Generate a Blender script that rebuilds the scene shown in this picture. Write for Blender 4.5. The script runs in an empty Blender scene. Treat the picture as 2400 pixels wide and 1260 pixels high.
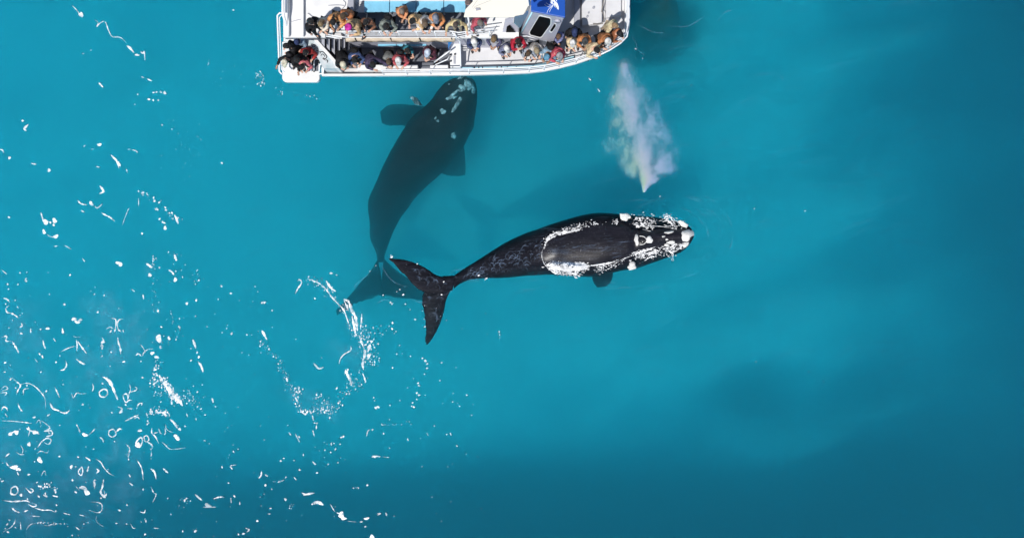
import bpy, bmesh, math, random
import numpy as np
from mathutils import Vector, Matrix, Euler

# ------------------------------------------------------------------ camera, sky, sun, exposure
scene = bpy.context.scene
C = scene.collection
H = 33.0                       # drone altitude above the sea, metres
PX = 60.0                      # photograph pixels per metre on the sea
cam = bpy.data.objects.new('camera', bpy.data.cameras.new('camera'))
C.objects.link(cam)
cam.location = (0, 0, H)
cam.data.sensor_width = 36
cam.data.lens = 36 * H / 40.0
cam.data.clip_start = 0.1
cam.data.clip_end = 4000
scene.camera = cam

SUN_EL = math.radians(58)
SUN_AZ = math.radians(58)      # the light travels up and to the right in the photograph
sdir = Vector((-math.cos(SUN_AZ) * math.cos(SUN_EL), -math.sin(SUN_AZ) * math.cos(SUN_EL), math.sin(SUN_EL))).normalized()
world = bpy.data.worlds.new('World')
scene.world = world
world.use_nodes = True
wn = world.node_tree
sky = wn.nodes.new('ShaderNodeTexSky')
sky.sky_type = 'NISHITA'
sky.sun_disc = False
sky.sun_elevation = SUN_EL
sky.sun_rotation = math.atan2(sdir.x, sdir.y)
wn.links.new(sky.outputs[0], wn.nodes['Background'].inputs[0])
wn.nodes['Background'].inputs[1].default_value = 0.09
sun = bpy.data.objects.new('sun', bpy.data.lights.new('sun', 'SUN'))
C.objects.link(sun)
sun.data.energy = 4.4
sun.data.angle = math.radians(0.5)
sun.data.color = (1.0, 0.965, 0.91)
sun.rotation_euler = sdir.to_track_quat('Z', 'Y').to_euler()
scene.view_settings.view_transform = 'Standard'
scene.view_settings.look = 'None'
scene.view_settings.exposure = 0
scene.view_settings.gamma = 1
scene.cycles.use_denoising = True
scene.cycles.max_bounces = 10
scene.cycles.volume_bounces = 6
scene.cycles.transparent_max_bounces = 12
scene.cycles.volume_step_rate = 0.6

rnd = random.Random(7)


def P(px, py, z=0.0):
    """the place at height z that the photograph shows at pixel px, py"""
    k = (H - z) / H / PX
    return Vector(((px - 1200) * k, (630 - py) * k, z))


# ------------------------------------------------------------------ materials
def mat(name, col, rough=0.6, var=0.0, scale=3.0, bump=0.0, bscale=30.0, metal=0.0, col2=None, spec=0.5, coat=0.0):
    m = bpy.data.materials.new(name)
    m.use_nodes = True
    nt = m.node_tree
    b = nt.nodes['Principled BSDF']
    b.inputs['Base Color'].default_value = (*col, 1)
    b.inputs['Roughness'].default_value = rough
    b.inputs['Metallic'].default_value = metal
    b.inputs['Specular IOR Level'].default_value = spec
    b.inputs['Coat Weight'].default_value = coat
    tc = nt.nodes.new('ShaderNodeTexCoord')
    if var > 0 or col2 is not None:
        n = nt.nodes.new('ShaderNodeTexNoise')
        n.inputs['Scale'].default_value = scale
        n.inputs['Detail'].default_value = 5
        nt.links.new(tc.outputs['Object'], n.inputs['Vector'])
        r = nt.nodes.new('ShaderNodeValToRGB')
        r.color_ramp.elements[0].position = 0.35
        r.color_ramp.elements[1].position = 0.68
        c2 = col2 if col2 is not None else tuple(c * (1 - var) for c in col)
        r.color_ramp.elements[0].color = (*c2, 1)
        r.color_ramp.elements[1].color = (*col, 1)
        nt.links.new(n.outputs['Fac'], r.inputs['Fac'])
        nt.links.new(r.outputs['Color'], b.inputs['Base Color'])
    if bump > 0:
        n2 = nt.nodes.new('ShaderNodeTexNoise')
        n2.inputs['Scale'].default_value = bscale
        n2.inputs['Detail'].default_value = 4
        nt.links.new(tc.outputs['Object'], n2.inputs['Vector'])
        bp = nt.nodes.new('ShaderNodeBump')
        bp.inputs['Strength'].default_value = bump
        bp.inputs['Distance'].default_value = 0.05
        nt.links.new(n2.outputs['Fac'], bp.inputs['Height'])
        nt.links.new(bp.outputs['Normal'], b.inputs['Normal'])
    return m


# ------------------------------------------------------------------ object helpers
def tag(o, label=None, cat=None, group=None, kind=None):
    if label: o['label'] = label
    if cat: o['category'] = cat
    if group: o['group'] = group
    if kind: o['kind'] = kind
    return o


def empty(name, loc=(0, 0, 0), rz=0.0, **kw):
    o = bpy.data.objects.new(name, None)
    o.empty_display_size = 0.2
    C.objects.link(o)
    o.location = loc
    o.rotation_euler = (0, 0, rz)
    return tag(o, **kw)


def obj(name, verts, faces, m, parent=None, smooth=False, midx=None, **kw):
    me = bpy.data.meshes.new(name)
    me.from_pydata([tuple(v) for v in verts], [], faces)
    for x in (m if isinstance(m, (list, tuple)) else [m]):
        me.materials.append(x)
    if midx is not None:
        me.polygons.foreach_set('material_index', midx)
    if smooth:
        me.polygons.foreach_set('use_smooth', [True] * len(me.polygons))
    me.update()
    o = bpy.data.objects.new(name, me)
    C.objects.link(o)
    if parent is not None:
        o.parent = parent
    return tag(o, **kw)


class MB:
    """collects shapes that make up one part"""
    def __init__(s): s.v = []; s.f = []

    def add(s, vs, fs):
        n = len(s.v)
        s.v += [tuple(v) for v in vs]
        s.f += [tuple(i + n for i in f) for f in fs]
        return s

    def prism(s, pts, z0, z1):
        """vertical prism over world xy points"""
        if sum(a[0] * b[1] - b[0] * a[1] for a, b in zip(pts, pts[1:] + pts[:1])) < 0:
            pts = pts[::-1]
        n = len(pts)
        vs = [(p[0], p[1], z0) for p in pts] + [(p[0], p[1], z1) for p in pts]
        fs = [tuple(range(n - 1, -1, -1)), tuple(range(n, 2 * n))]
        fs += [(i, (i + 1) % n, n + (i + 1) % n, n + i) for i in range(n)]
        return s.add(vs, fs)

    def pprism(s, px, z1, th):
        """prism whose top at height z1 shows at the pixels px"""
        return s.prism([tuple(P(a, b, z1))[:2] for a, b in px], z1 - th, z1)

    def box(s, x0, x1, y0, y1, z0, z1):
        return s.prism([(x0, y0), (x1, y0), (x1, y1), (x0, y1)], z0, z1)

    def tube(s, pts, r, n=8, closed=False):
        pts = [Vector(p) for p in pts]
        vs, fs = [], []
        m = len(pts)
        for i, p in enumerate(pts):
            a = pts[i - 1] if (i > 0 or closed) else p
            b = pts[(i + 1) % m] if (i < m - 1 or closed) else p
            t = (b - a).normalized()
            u = t.cross(Vector((0, 0, 1)))
            if u.length < 0.1: u = t.cross(Vector((0, 1, 0)))
            u.normalize()
            w = t.cross(u).normalized()
            rr = r[i] if isinstance(r, (list, tuple)) else r
            for k in range(n):
                c, d = math.cos(2 * math.pi * k / n), math.sin(2 * math.pi * k / n)
                vs.append(p + u * (c * rr) + w * (d * rr))
        for i in range(m if closed else m - 1):
            for k in range(n):
                a, b = i * n + k, i * n + (k + 1) % n
                j = (i + 1) % m
                fs.append((a, b, j * n + (k + 1) % n, j * n + k))
        if not closed:
            fs.append(tuple(range(n - 1, -1, -1)))
            fs.append(tuple(range((m - 1) * n, m * n)))
        return s.add(vs, fs)

    def ribbon(s, pts, w, z):
        """flat marking along pixels pts, widths w in pixels, lying at height z"""
        n = len(pts)
        vs = []
        for i in range(n):
            a = Vector(pts[max(i - 1, 0)]); b = Vector(pts[min(i + 1, n - 1)])
            t = (b - a).normalized()
            q = Vector((-t.y, t.x))
            ww = (w[i] if isinstance(w, (list, tuple)) else w) * 0.5
            vs.append(P(pts[i][0] + q.x * ww, pts[i][1] + q.y * ww, z))
            vs.append(P(pts[i][0] - q.x * ww, pts[i][1] - q.y * ww, z))
        return s.add(vs, [(2 * i, 2 * i + 1, 2 * i + 3, 2 * i + 2) for i in range(n - 1)])

    def build(s, name, m, parent=None, smooth=False, bevel=0.0, **kw):
        o = obj(name, s.v, s.f, m, parent, smooth, **kw)
        bm = bmesh.new(); bm.from_mesh(o.data)
        bmesh.ops.recalc_face_normals(bm, faces=bm.faces)
        bm.to_mesh(o.data); bm.free()
        if bevel > 0:
            md = o.modifiers.new('bevel', 'BEVEL')
            md.width = bevel; md.segments = 2; md.limit_method = 'ANGLE'
        return o


def interp(tab, t):
    """piecewise smooth interpolation in a table of (t, value...) rows"""
    a = np.array(tab, dtype=float)
    return [float(np.interp(t, a[:, 0], a[:, i])) for i in range(1, a.shape[1])]


def catmull(pts, k):
    """a smooth curve through pts with k steps per span"""
    p = [np.array(q, dtype=float) for q in pts]
    p = [2 * p[0] - p[1]] + p + [2 * p[-1] - p[-2]]
    out = []
    for i in range(1, len(p) - 2):
        for j in range(k):
            t = j / k
            out.append(0.5 * ((2 * p[i]) + (p[i + 1] - p[i - 1]) * t + (2 * p[i - 1] - 5 * p[i] + 4 * p[i + 1] - p[i + 2]) * t * t
                              + (-p[i - 1] + 3 * p[i] - 3 * p[i + 1] + p[i + 2]) * t ** 3))
    out.append(p[-2])
    return out


# value noise for shapes
_tab = np.random.RandomState(3).rand(256, 256)
def vnoise(x, y):
    x = np.asarray(x, float); y = np.asarray(y, float)
    xi = np.floor(x).astype(int); yi = np.floor(y).astype(int)
    fx = x - xi; fy = y - yi
    fx = fx * fx * (3 - 2 * fx); fy = fy * fy * (3 - 2 * fy)
    g = lambda a, b: _tab[a % 256, b % 256]
    return (g(xi, yi) * (1 - fx) * (1 - fy) + g(xi + 1, yi) * fx * (1 - fy) + g(xi, yi + 1) * (1 - fx) * fy + g(xi + 1, yi + 1) * fx * fy)
def fbm(x, y, o=4):
    s = 0; a = 0.5
    for _ in range(o):
        s = s + a * vnoise(x, y); x = np.asarray(x) * 2.03 + 7.1; y = np.asarray(y) * 2.03 + 3.7; a *= 0.5
    return s / (1 - 0.5 ** o)
def sstep(a, b, x):
    t = np.clip((x - a) / (b - a), 0, 1)
    return t * t * (3 - 2 * t)


# ------------------------------------------------------------------ the sea: seabed and the body of water
def make_sea():
    xs = np.concatenate([np.linspace(-2000, -40, 12)[:-1], np.arange(-40, 40.01, 0.8), np.linspace(40, 2000, 12)[1:]])
    ys = np.concatenate([np.linspace(-2000, -30, 12)[:-1], np.arange(-30, 30.01, 0.8), np.linspace(30, 2000, 12)[1:]])
    X, Y = np.meshgrid(xs, ys)
    px = X * PX + 1200; py = 630 - Y * PX
    wob = 300 * (fbm(X / 9 + 4, Y / 9) - 0.5)
    bed_dark = 0.50 * sstep(1950, 2900, px + wob)  # bed made darker and deeper towards the right and bottom edges
    bed_dark = 1 - (1 - bed_dark) * (1 - 0.16 * sstep(860, 1220, py + 0.08 * (px - 1200) + wob * .7))
    bed_dark = 1 - (1 - bed_dark) * (1 - 0.97 * sstep(1110, 1430, py + 0.02 * (px - 1300) + wob * .6))
    bed_dark = 1 - (1 - bed_dark) * (1 - 0.30 * np.exp(-(((px - 1900) / 110) ** 2 + ((py - 965) / 60) ** 2)))
    # dark and pale bands painted across the bottom to mimic surface ripples
    su = X * .93 + Y * .37; sv = Y * .93 - X * .37
    bed_dark = np.clip(bed_dark + 0.55 * (fbm(su / 7, sv / 1.6, 4) - 0.5) * (.35 + .65 * sstep(1250, 1700, px)), 0, 1)
    dark_mound = np.exp(-(((px - 1585) / 125) ** 2 + ((py + 40) / 85) ** 2))  # added dark mound that dims the water beside the bow
    bed_dark = np.maximum(bed_dark, sstep(.15, .6, dark_mound))
    Z = -6.0 - 8.0 * bed_dark * (1 - dark_mound) + 4.9 * dark_mound + 0.5 * (fbm(X / 4 + 9, Y / 4) - 0.5)
    n, m_ = X.shape
    vs = np.stack([X.ravel(), Y.ravel(), Z.ravel()], 1)
    fs = [(j * m_ + i, j * m_ + i + 1, (j + 1) * m_ + i + 1, (j + 1) * m_ + i) for j in range(n - 1) for i in range(m_ - 1)]
    m = mat('sand with dark tones', (0.46, 0.43, 0.36), 0.95, spec=0.0)
    nt = m.node_tree
    b = nt.nodes['Principled BSDF']
    at = nt.nodes.new('ShaderNodeAttribute'); at.attribute_name = 'bed_dark'
    tc = nt.nodes.new('ShaderNodeTexCoord')
    no = nt.nodes.new('ShaderNodeTexNoise'); no.inputs['Scale'].default_value = 0.55; no.inputs['Detail'].default_value = 6
    nt.links.new(tc.outputs['Object'], no.inputs['Vector'])
    ma = nt.nodes.new('ShaderNodeMath'); ma.operation = 'MULTIPLY_ADD'
    nt.links.new(no.outputs['Fac'], ma.inputs[0]); ma.inputs[1].default_value = 0.5
    nt.links.new(at.outputs['Fac'], ma.inputs[2])
    ra = nt.nodes.new('ShaderNodeValToRGB')
    ra.color_ramp.elements[0].position = 0.25; ra.color_ramp.elements[0].color = (0.50, 0.46, 0.42, 1)
    ra.color_ramp.elements[1].position = 1.1 if False else 1.0; ra.color_ramp.elements[1].color = (0.03, 0.035, 0.025, 1)
    nt.links.new(ma.outputs[0], ra.inputs['Fac'])
    nt.links.new(ra.outputs['Color'], b.inputs['Base Color'])
    o = obj('seabed', vs, fs, m, smooth=True, kind='structure')
    a = o.data.attributes.new('bed_dark', 'FLOAT', 'POINT')
    a.data.foreach_set('value', bed_dark.ravel().astype(np.float32))
    # water: one closed body, evenly milky
    w = bpy.data.materials.new('sea water')
    w.use_nodes = True
    nt = w.node_tree; nt.nodes.clear()
    out = nt.nodes.new('ShaderNodeOutputMaterial')
    sc = nt.nodes.new('ShaderNodeVolumeScatter'); ab = nt.nodes.new('ShaderNodeVolumeAbsorption'); ad = nt.nodes.new('ShaderNodeAddShader')
    sc.inputs['Color'].default_value = (*WATER_SC, 1); sc.inputs['Density'].default_value = 1.0; sc.inputs['Anisotropy'].default_value = 0.77
    ab.inputs['Color'].default_value = (1 - WATER_AB[0], 1 - WATER_AB[1], 1 - WATER_AB[2], 1); ab.inputs['Density'].default_value = 1.0
    nt.links.new(sc.outputs[0], ad.inputs[0]); nt.links.new(ab.outputs[0], ad.inputs[1]); nt.links.new(ad.outputs[0], out.inputs['Volume'])
    MB().box(-1900, 1900, -1900, 1900, -16, 0).build('water', w, kind='structure')

WATER_SC = (0.11, 0.23, 0.245)
WATER_AB = (0.36, 0.041, 0.010)
make_sea()

# ------------------------------------------------------------------ white wash and painted sun glints lying on the sea
M_foam_glint = mat('foam_glint white', (0.93, 0.93, 0.94), 0.5, spec=0.3)
M_film = mat('foam_sheen film', (0.42, 0.60, 0.88), 0.6, spec=0.0)
def lacy(m, attr=None, scale=9.0, lo=.34, hi=.5):
    nt = m.node_tree
    b = nt.nodes['Principled BSDF']
    tc = nt.nodes.new('ShaderNodeTexCoord'); no = nt.nodes.new('ShaderNodeTexNoise')
    no.inputs['Scale'].default_value = scale; no.inputs['Detail'].default_value = 4; no.inputs['Roughness'].default_value = .65
    nt.links.new(tc.outputs['Object'], no.inputs['Vector'])
    mr = nt.nodes.new('ShaderNodeMapRange'); mr.inputs['From Min'].default_value = lo; mr.inputs['From Max'].default_value = hi
    nt.links.new(no.outputs['Fac'], mr.inputs['Value'])
    n2 = nt.nodes.new('ShaderNodeTexNoise'); n2.inputs['Scale'].default_value = 2.3; n2.inputs['Detail'].default_value = 2
    nt.links.new(tc.outputs['Object'], n2.inputs['Vector'])
    m2 = nt.nodes.new('ShaderNodeMapRange'); m2.inputs['From Min'].default_value = .36; m2.inputs['From Max'].default_value = .56; m2.inputs['To Min'].default_value = .38
    nt.links.new(n2.outputs['Fac'], m2.inputs['Value'])
    mm = nt.nodes.new('ShaderNodeMath'); mm.operation = 'MULTIPLY'
    nt.links.new(mr.outputs['Result'], mm.inputs[0]); nt.links.new(m2.outputs['Result'], mm.inputs[1])
    out = mm.outputs[0]
    if attr:
        at = nt.nodes.new('ShaderNodeAttribute'); at.attribute_name = attr
        ml = nt.nodes.new('ShaderNodeMath'); ml.operation = 'MULTIPLY'
        nt.links.new(out, ml.inputs[0]); nt.links.new(at.outputs['Fac'], ml.inputs[1]); out = ml.outputs[0]
    nt.links.new(out, b.inputs['Alpha'])
lacy(M_foam_glint, None, 10.0, .30, .47)
foam_and_glints = MB()
FV, FF, FA = [], [], []          # thin wash, painted haze and sheen: points, faces, opacity

def film(px, py, rx, ry, a, ang=0.0, z=0.006):
    n, k = 14, len(FV)
    r = random.Random(px + py * 3); ph = [r.uniform(0, 6.28) for _ in range(3)]
    ca, sa = math.cos(ang), math.sin(ang)
    FV.append(tuple(P(px, py, z))); FA.append(a)
    for rho, al in ((.5, .6), (1.0, 0.0)):
        for i in range(n):
            t = 2 * math.pi * i / n
            q = rho * (1 + .25 * math.sin(2 * t + ph[0]) + .2 * math.sin(3 * t + ph[1]) + .1 * math.sin(5 * t + ph[2]))
            u, v = rx * q * math.cos(t), ry * q * math.sin(t)
            FV.append(tuple(P(px + u * ca - v * sa, py + u * sa + v * ca, z))); FA.append(a * al)
    for i in range(n):
        j = (i + 1) % n
        FF.append((k, k + 1 + j, k + 1 + i)); FF.append((k + 1 + i, k + 1 + j, k + 1 + n + j, k + 1 + n + i))

def wisp(pts, w, a, z=0.006):
    c = catmull(pts, 6); n = len(c); k = len(FV)
    for i in range(n):
        p = c[max(i - 1, 0)]; q = c[min(i + 1, n - 1)]
        t = (q - p) / (np.linalg.norm(q - p) + 1e-9); o = np.array((-t[1], t[0]))
        e = math.sin(math.pi * (i + .2) / (n - .6)) ** .5
        for s_, al in ((1, 0), (0, 1), (-1, 0)):
            u = c[i] + o * w * .5 * s_
            FV.append(tuple(P(u[0], u[1], z))); FA.append(a * al * e)
    for i in range(n - 1):
        for s_ in (0, 1): FF.append((k + 3 * i + s_, k + 3 * i + s_ + 1, k + 3 * i + s_ + 4, k + 3 * i + s_ + 3))

def make_film():
    r = random.Random(21)
    for _ in range(70):      # sky sheen painted as pale haze among the glints
        x = 330 * r.random() ** 1.1 + 10; y = 1240 - 540 * r.random()
        film(x, y, r.uniform(25, 80), r.uniform(20, 55), r.uniform(.02, .07), r.uniform(0, 3), z=.002 + .0001 * _)
    for x, y, s_ in ((400, 915, 40), (840, 760, 50), (820, 830, 60), (700, 930, 50), (760, 960, 50), (370, 795, 20), (350, 630, 24)):  # pale haze painted round the glint clusters
        film(x, y, s_, s_ * .7, .07, .6, z=.0095)
    for _ in range(420):     # pale streaks painting the sheen of fine ripples
        x = r.uniform(1250, 2150) if r.random() < .8 else r.uniform(450, 1250); y = r.uniform(10, 900)
        a = r.gauss(-.38, .18); L = r.uniform(12, 60)
        wisp([(x, y), (x + L * math.cos(a), y + L * math.sin(a)), (x + 2 * L * math.cos(a + .15), y + 2 * L * math.sin(a + .15))], r.uniform(2, 11), r.uniform(.008, .028), z=.006 + .00001 * _)
    for p in ([(1682, 52), (1692, 36), (1706, 26), (1716, 26)], [(1480, 85), (1490, 100), (1496, 118), (1512, 130)], [(1500, 60), (1530, 75), (1560, 78)], [(1560, 60), (1610, 62), (1650, 40)], [(1828, 176), (1834, 184), (1836, 190)]):
        wisp(p, 2.2, .35, z=.0087)
    r2 = random.Random(8)
    for k in range(60):      # pale strokes painted for ripples off the head and flanks
        t = r2.uniform(-1.3, 1.3); R_ = r2.uniform(1.08, 1.9)
        if k % 3: pts = [(1560 + (85 * R_) * math.cos(t + d), 550 + (60 * R_) * math.sin(t + d)) for d in (-.16, -.05, .06, .17)]
        else:
            x = r2.uniform(1080, 1480); y = (650 + r2.uniform(4, 34)) if k % 2 else (640 - (x - 1080) * .36 - r2.uniform(6, 40)); pts = [(x, y), (x + 18, y - 3), (x + 40, y - 2)]
        wisp(pts, r2.uniform(1.5, 4), r2.uniform(.03, .12), z=.0095 + .00002 * k)
    r2 = random.Random(5)
    for k in range(150):     # thin pale wisps over the tail stock
        t = r2.random(); x = 1085 + 190 * t; y = 652 - 62 * t + r2.uniform(-34, 26) * (.3 + .7 * t)
        a = r2.gauss(-.9, .5); L = r2.uniform(3, 11)
        wisp([(x, y), (x + L * math.cos(a), y + L * math.sin(a)), (x + 1.8 * L * math.cos(a + .5), y + 1.8 * L * math.sin(a + .5))], r2.uniform(1, 3.4), r2.uniform(.08, .36), z=.012 + .0001 * k)
    for k in range(26):
        x, y = ((r2.uniform(950, 1050), 0) if k % 2 else (r2.uniform(1000, 1035), r2.uniform(690, 770)))
        if k % 2: y = 612 + (x - 950) * .52 + r2.uniform(4, 26)
        a = r2.uniform(-1, 1); L = r2.uniform(4, 12)
        wisp([(x, y), (x + L * math.cos(a), y + L * math.sin(a)), (x + 1.8 * L * math.cos(a + .6), y + 1.8 * L * math.sin(a + .6))], r2.uniform(2, 7), r2.uniform(.08, .25), z=.012 + .0001 * k)
    for k in range(46):      # pale streaks painting wet sheen on the bare skin
        x = r2.uniform(1290, 1455); y = 582 + r2.gauss(0, 14); L = r2.uniform(14, 42); a = r2.gauss(-.06, .12)
        wisp([(x, y), (x + L * .5, y + L * .5 * a), (x + L, y + L * a * 1.6)], r2.uniform(1.0, 3.2), r2.uniform(.05, .22), z=.205 + .0001 * k)
    for k in range(16):
        film(1300 + 9 * (k % 8), (566 - 2.4 * (k % 8)) if k < 8 else (616 + .6 * (k % 8)), 13, 6, .32, 0, z=.055 + .0005 * k)
    for k in range(9):  # pale patches painting wet sheen at the tail end of the back
        film(1292 + r2.uniform(0, 46), 597 + r2.gauss(0, 9), r2.uniform(10, 24), r2.uniform(5, 9), .10, 0, z=.225 + .0005 * k)
    for pts in ([(1050, 650), (1062, 634), (1078, 632), (1090, 626)], [(1044, 690), (1054, 684), (1066, 676)], [(893, 620), (900, 632), (912, 650), (930, 664), (955, 672)], [(866, 640), (852, 652), (836, 664), (830, 676)], [(960, 700), (985, 708), (1000, 706)],
                [(880, 712), (900, 702), (912, 704), (925, 700)]):
        wisp(pts, 2.6, .3, z=.0085)

def blob(px, py, rx, ry, ang=0.0, z=0.012, seed=None, n=None):
    if z == 0.012: rx *= .82; ry *= .82
    r = random.Random(seed if seed is not None else (px * 13.7 + py * 7.3))
    n = n or (7 if max(rx, ry) < 4 else 14)
    ph = [r.uniform(0, 6.28) for _ in range(3)]
    ca, sa = math.cos(ang), math.sin(ang)
    vs = [P(px, py, z + 0.012)]
    for k in range(n):
        t = 2 * math.pi * k / n
        q = 1 + 0.22 * math.sin(2 * t + ph[0]) + 0.16 * math.sin(3 * t + ph[1]) + 0.08 * math.sin(5 * t + ph[2])
        a, b = rx * q * math.cos(t), ry * q * math.sin(t)
        vs.append(P(px + a * ca - b * sa, py + a * sa + b * ca, z))
    foam_and_glints.add(vs, [(0, 1 + (k + 1) % n, 1 + k) for k in range(n)])

def streak(pts, w=3.0, jag=0.35, z=0.012, closed=False):
    """an irregular white line through photograph pixels"""
    pts = list(pts)
    if closed: pts = pts + [pts[0]]
    c = catmull(pts, 5)
    r = random.Random(pts[0][0] * 3.1 + pts[0][1])
    n = len(c)
    ws = []
    for i in range(n):
        end = 1.0 if closed else min(1.0, 0.3 + 3.0 * min(i, n - 1 - i) / max(n - 1, 1))
        ws.append(max(0.6, (.68 if z == .012 else .84) * w * end * (1 + jag * r.uniform(-1, 1))))
    vs = []
    for i in range(n):
        a = c[max(i - 1, 0)]; b = c[min(i + 1, n - 1)]
        t = (b - a) / (np.linalg.norm(b - a) + 1e-9)
        q = np.array((-t[1], t[0]))
        for s_ in (1, 0, -1):
            u = c[i] + q * ws[i] * 0.5 * s_
            vs.append(P(u[0], u[1], z + (0.012 if s_ == 0 else 0)))
    fs = []
    for i in range(n - 1):
        for k in (0, 1):
            fs.append((3 * i + k, 3 * i + k + 1, 3 * i + k + 4, 3 * i + k + 3))
    foam_and_glints.add(vs, fs)

def spray(px, py, sx, sy, n, r0=0.8, r1=2.2, ang=0.0, z=0.012, seed=0):
    r = random.Random(px * 5.1 + py + seed)
    ca, sa = math.cos(ang), math.sin(ang)
    for _ in range(n):
        a, b = r.gauss(0, sx), r.gauss(0, sy)
        q = r0 + (r1 - r0) * r.random() ** 3
        blob(px + a * ca - b * sa, py + a * sa + b * ca, q * r.uniform(0.8, 1.4), q * r.uniform(.8, 1.2), r.uniform(0, 3), z, seed=r.random())

def sparkle(path, n, spread, r0, r1, seed=0):
    r = random.Random(seed + path[0][0])
    c = catmull(path, 8)
    for _ in range(n):
        u = r.random() * (len(c) - 1.001); i = int(u)
        q = c[i] * (1 - u + i) + c[i + 1] * (u - i)
        rr = .9 * (r0 + (r1 - r0) * r.random() ** 2.7)
        blob(q[0] + r.gauss(0, spread), q[1] + r.gauss(0, spread), rr * r.uniform(.8, 1.2), rr * r.uniform(1, 1.8), r.uniform(-.4, .6), seed=r.random())

def make_glint_flecks():  # sun glints on open water, painted as matt white flecks
    S = streak
    # lines, upper left
    S([(170, 14), (178, 22), (186, 32)], 3); blob(190, 35, 9, 5, .9)
    S([(222, 47), (230, 53), (227, 63), (234, 55), (246, 51), (254, 70), (263, 86), (278, 87), (288, 92), (296, 101)], 3)
    S([(297, 107), (305, 113), (314, 124)], 6); blob(321, 129, 6, 3); S([(329, 121), (335, 125), (338, 122), (340, 142)], 5)
    S([(232, 194), (236, 199), (242, 205)], 5); S([(331, 180), (338, 183)], 3.5); S([(345, 185), (356, 190)], 4)
    for a in [(360, 217, 3), (367, 216, 3), (377, 216, 4), (386, 218, 5), (349, 233, 4), (359, 235, 3), (371, 235, 3), (323, 221, 2.6), (316, 245, 1.8),
              (195, 126, 2.6), (213, 118, 2), (380, 293, 3), (520, 382, 3.4), (547, 24, 2.6), (403, 303, 1.6)]: blob(a[0], a[1], a[2], a[2] * .75)
    S([(67, 291), (60, 298), (57, 302), (62, 307)], 7, .2); blob(53, 283, 3, 3)
    S([(0, 350), (6, 352), (9, 359)], 4); blob(22, 370, 3, 5); S([(73, 383), (85, 385)], 4); blob(115, 399, 5, 4)
    S([(196, 344), (200, 340)], 2.5); blob(233, 339, 6, 4, .2); S([(213, 350), (221, 349)], 2)
    S([(260, 363), (267, 370), (274, 378), (279, 394)], 6); S([(276, 378), (282, 390)], 6); S([(299, 350), (306, 350)], 2.5)
    S([(309, 351), (318, 353), (323, 358)], 4); S([(296, 396), (299, 405)], 4); S([(225, 390), (234, 392)], 3.5)
    # middle left
    S([(234, 435), (240, 443), (242, 449), (233, 454)], 7, .3)
    S([(182, 469), (190, 477), (204, 480)], 5); blob(214, 477, 7, 5, .5); S([(222, 482), (228, 487), (240, 478)], 4); S([(190, 493), (198, 497)], 4)
    S([(237, 498), (248, 504), (258, 509), (269, 518)], 5, .6); S([(287, 527), (293, 510), (300, 492), (303, 488)], 2.2, .6)
    S([(325, 464), (325, 484)], 2); S([(96, 498), (100, 512), (104, 524)], 5, .5); blob(107, 520, 8, 7); blob(118, 521, 3, 3); blob(128, 517, 7, 6, .3); blob(126, 527, 4, 3)
    blob(103, 543, 5, 6); S([(110, 549), (118, 554), (128, 556)], 3); blob(131, 554, 6, 6); S([(126, 577), (136, 576)], 2.6); S([(151, 575), (158, 578), (167, 584)], 2.6)
    S([(193, 605), (199, 613)], 3); blob(278, 617, 8, 5, .2); blob(283, 620, 5, 5); S([(4, 632), (16, 642)], 2.6); blob(61, 656, 4, 5); blob(21, 509, 3, 3)
    blob(151, 713, 4, 3); blob(229, 731, 3, 3); S([(308, 677), (316, 683)], 3); blob(333, 547, 2.4, 3.4)
    blob(42, 666, 2, 2); blob(47, 639, 2, 2); blob(20, 677, 2, 2)
    S([(8, 698), (17, 701), (23, 708)], 4, .6); S([(22, 715), (14, 722), (17, 731), (28, 734), (38, 740), (43, 745)], 3.6, .9)
    # speckled ridges
    sparkle([(326, 452), (350, 458), (380, 485), (405, 503), (417, 517)], 46, 4, .7, 2.6, 1); blob(415, 516, 4, 8, -.3); S([(409, 503), (417, 519)], 7)
    blob(367, 490, 5, 4, .6); blob(362, 471, 4, 3); blob(383, 521, 5, 3, .5); blob(387, 534, 5, 5); blob(374, 513, 3, 3); blob(389, 492, 3, 3)
    S([(343, 617), (350, 622), (356, 627)], 6); blob(351, 644, 6, 4, .5); S([(408, 594), (411, 603), (414, 611)], 6, .9); S([(395, 632), (403, 637), (408, 644)], 6); blob(411, 655, 6, 5, .8)
    sparkle([(355, 600), (362, 640), (362, 700), (372, 730)], 30, 7, .8, 3, 2); sparkle([(400, 590), (440, 640), (470, 655)], 22, 9, .7, 2.4, 3)
    blob(438, 711, 4, 4); blob(460, 703, 2.6, 4); blob(412, 635, 2, 2); S([(335, 690), (337, 701)], 4); blob(519, 670, 3, 3); blob(541, 687, 3, 2.6)
    S([(452, 795), (456, 806), (459, 817)], 7, .4); blob(462, 825, 3, 3); blob(466, 836, 3, 4); S([(466, 848), (472, 858), (476, 872)], 7, .4)
    blob(543, 781, 3, 4); blob(531, 769, 2, 2); blob(485, 765, 2.6, 2.6); blob(421, 767, 2.4, 2.4); blob(372, 793, 9, 10); blob(396, 792, 4, 5); blob(376, 813, 4, 4)
    sparkle([(395, 740), (420, 768), (405, 800), (360, 790)], 26, 9, .8, 2.8, 4)
    # lower left: heart, antlers, rings and loops
    blob(173, 747, 6, 5); blob(188, 749, 5, 4); blob(181, 754, 7, 5, .2)
    for q in ([(262, 745), (271, 748), (272, 760), (270, 772), (268, 778)], [(288, 747), (279, 749), (275, 760), (278, 775)], [(248, 771), (258, 766), (266, 770)], [(257, 779), (262, 772)],
              [(276, 770), (284, 777)], [(288, 772), (290, 779)]): S(q, 3.4, .5)
    S([(179, 796), (181, 808), (180, 822)], 5); S([(182, 799), (192, 813), (203, 828)], 5); S([(178, 810), (160, 815), (140, 825)], 2.2, .6)
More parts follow.
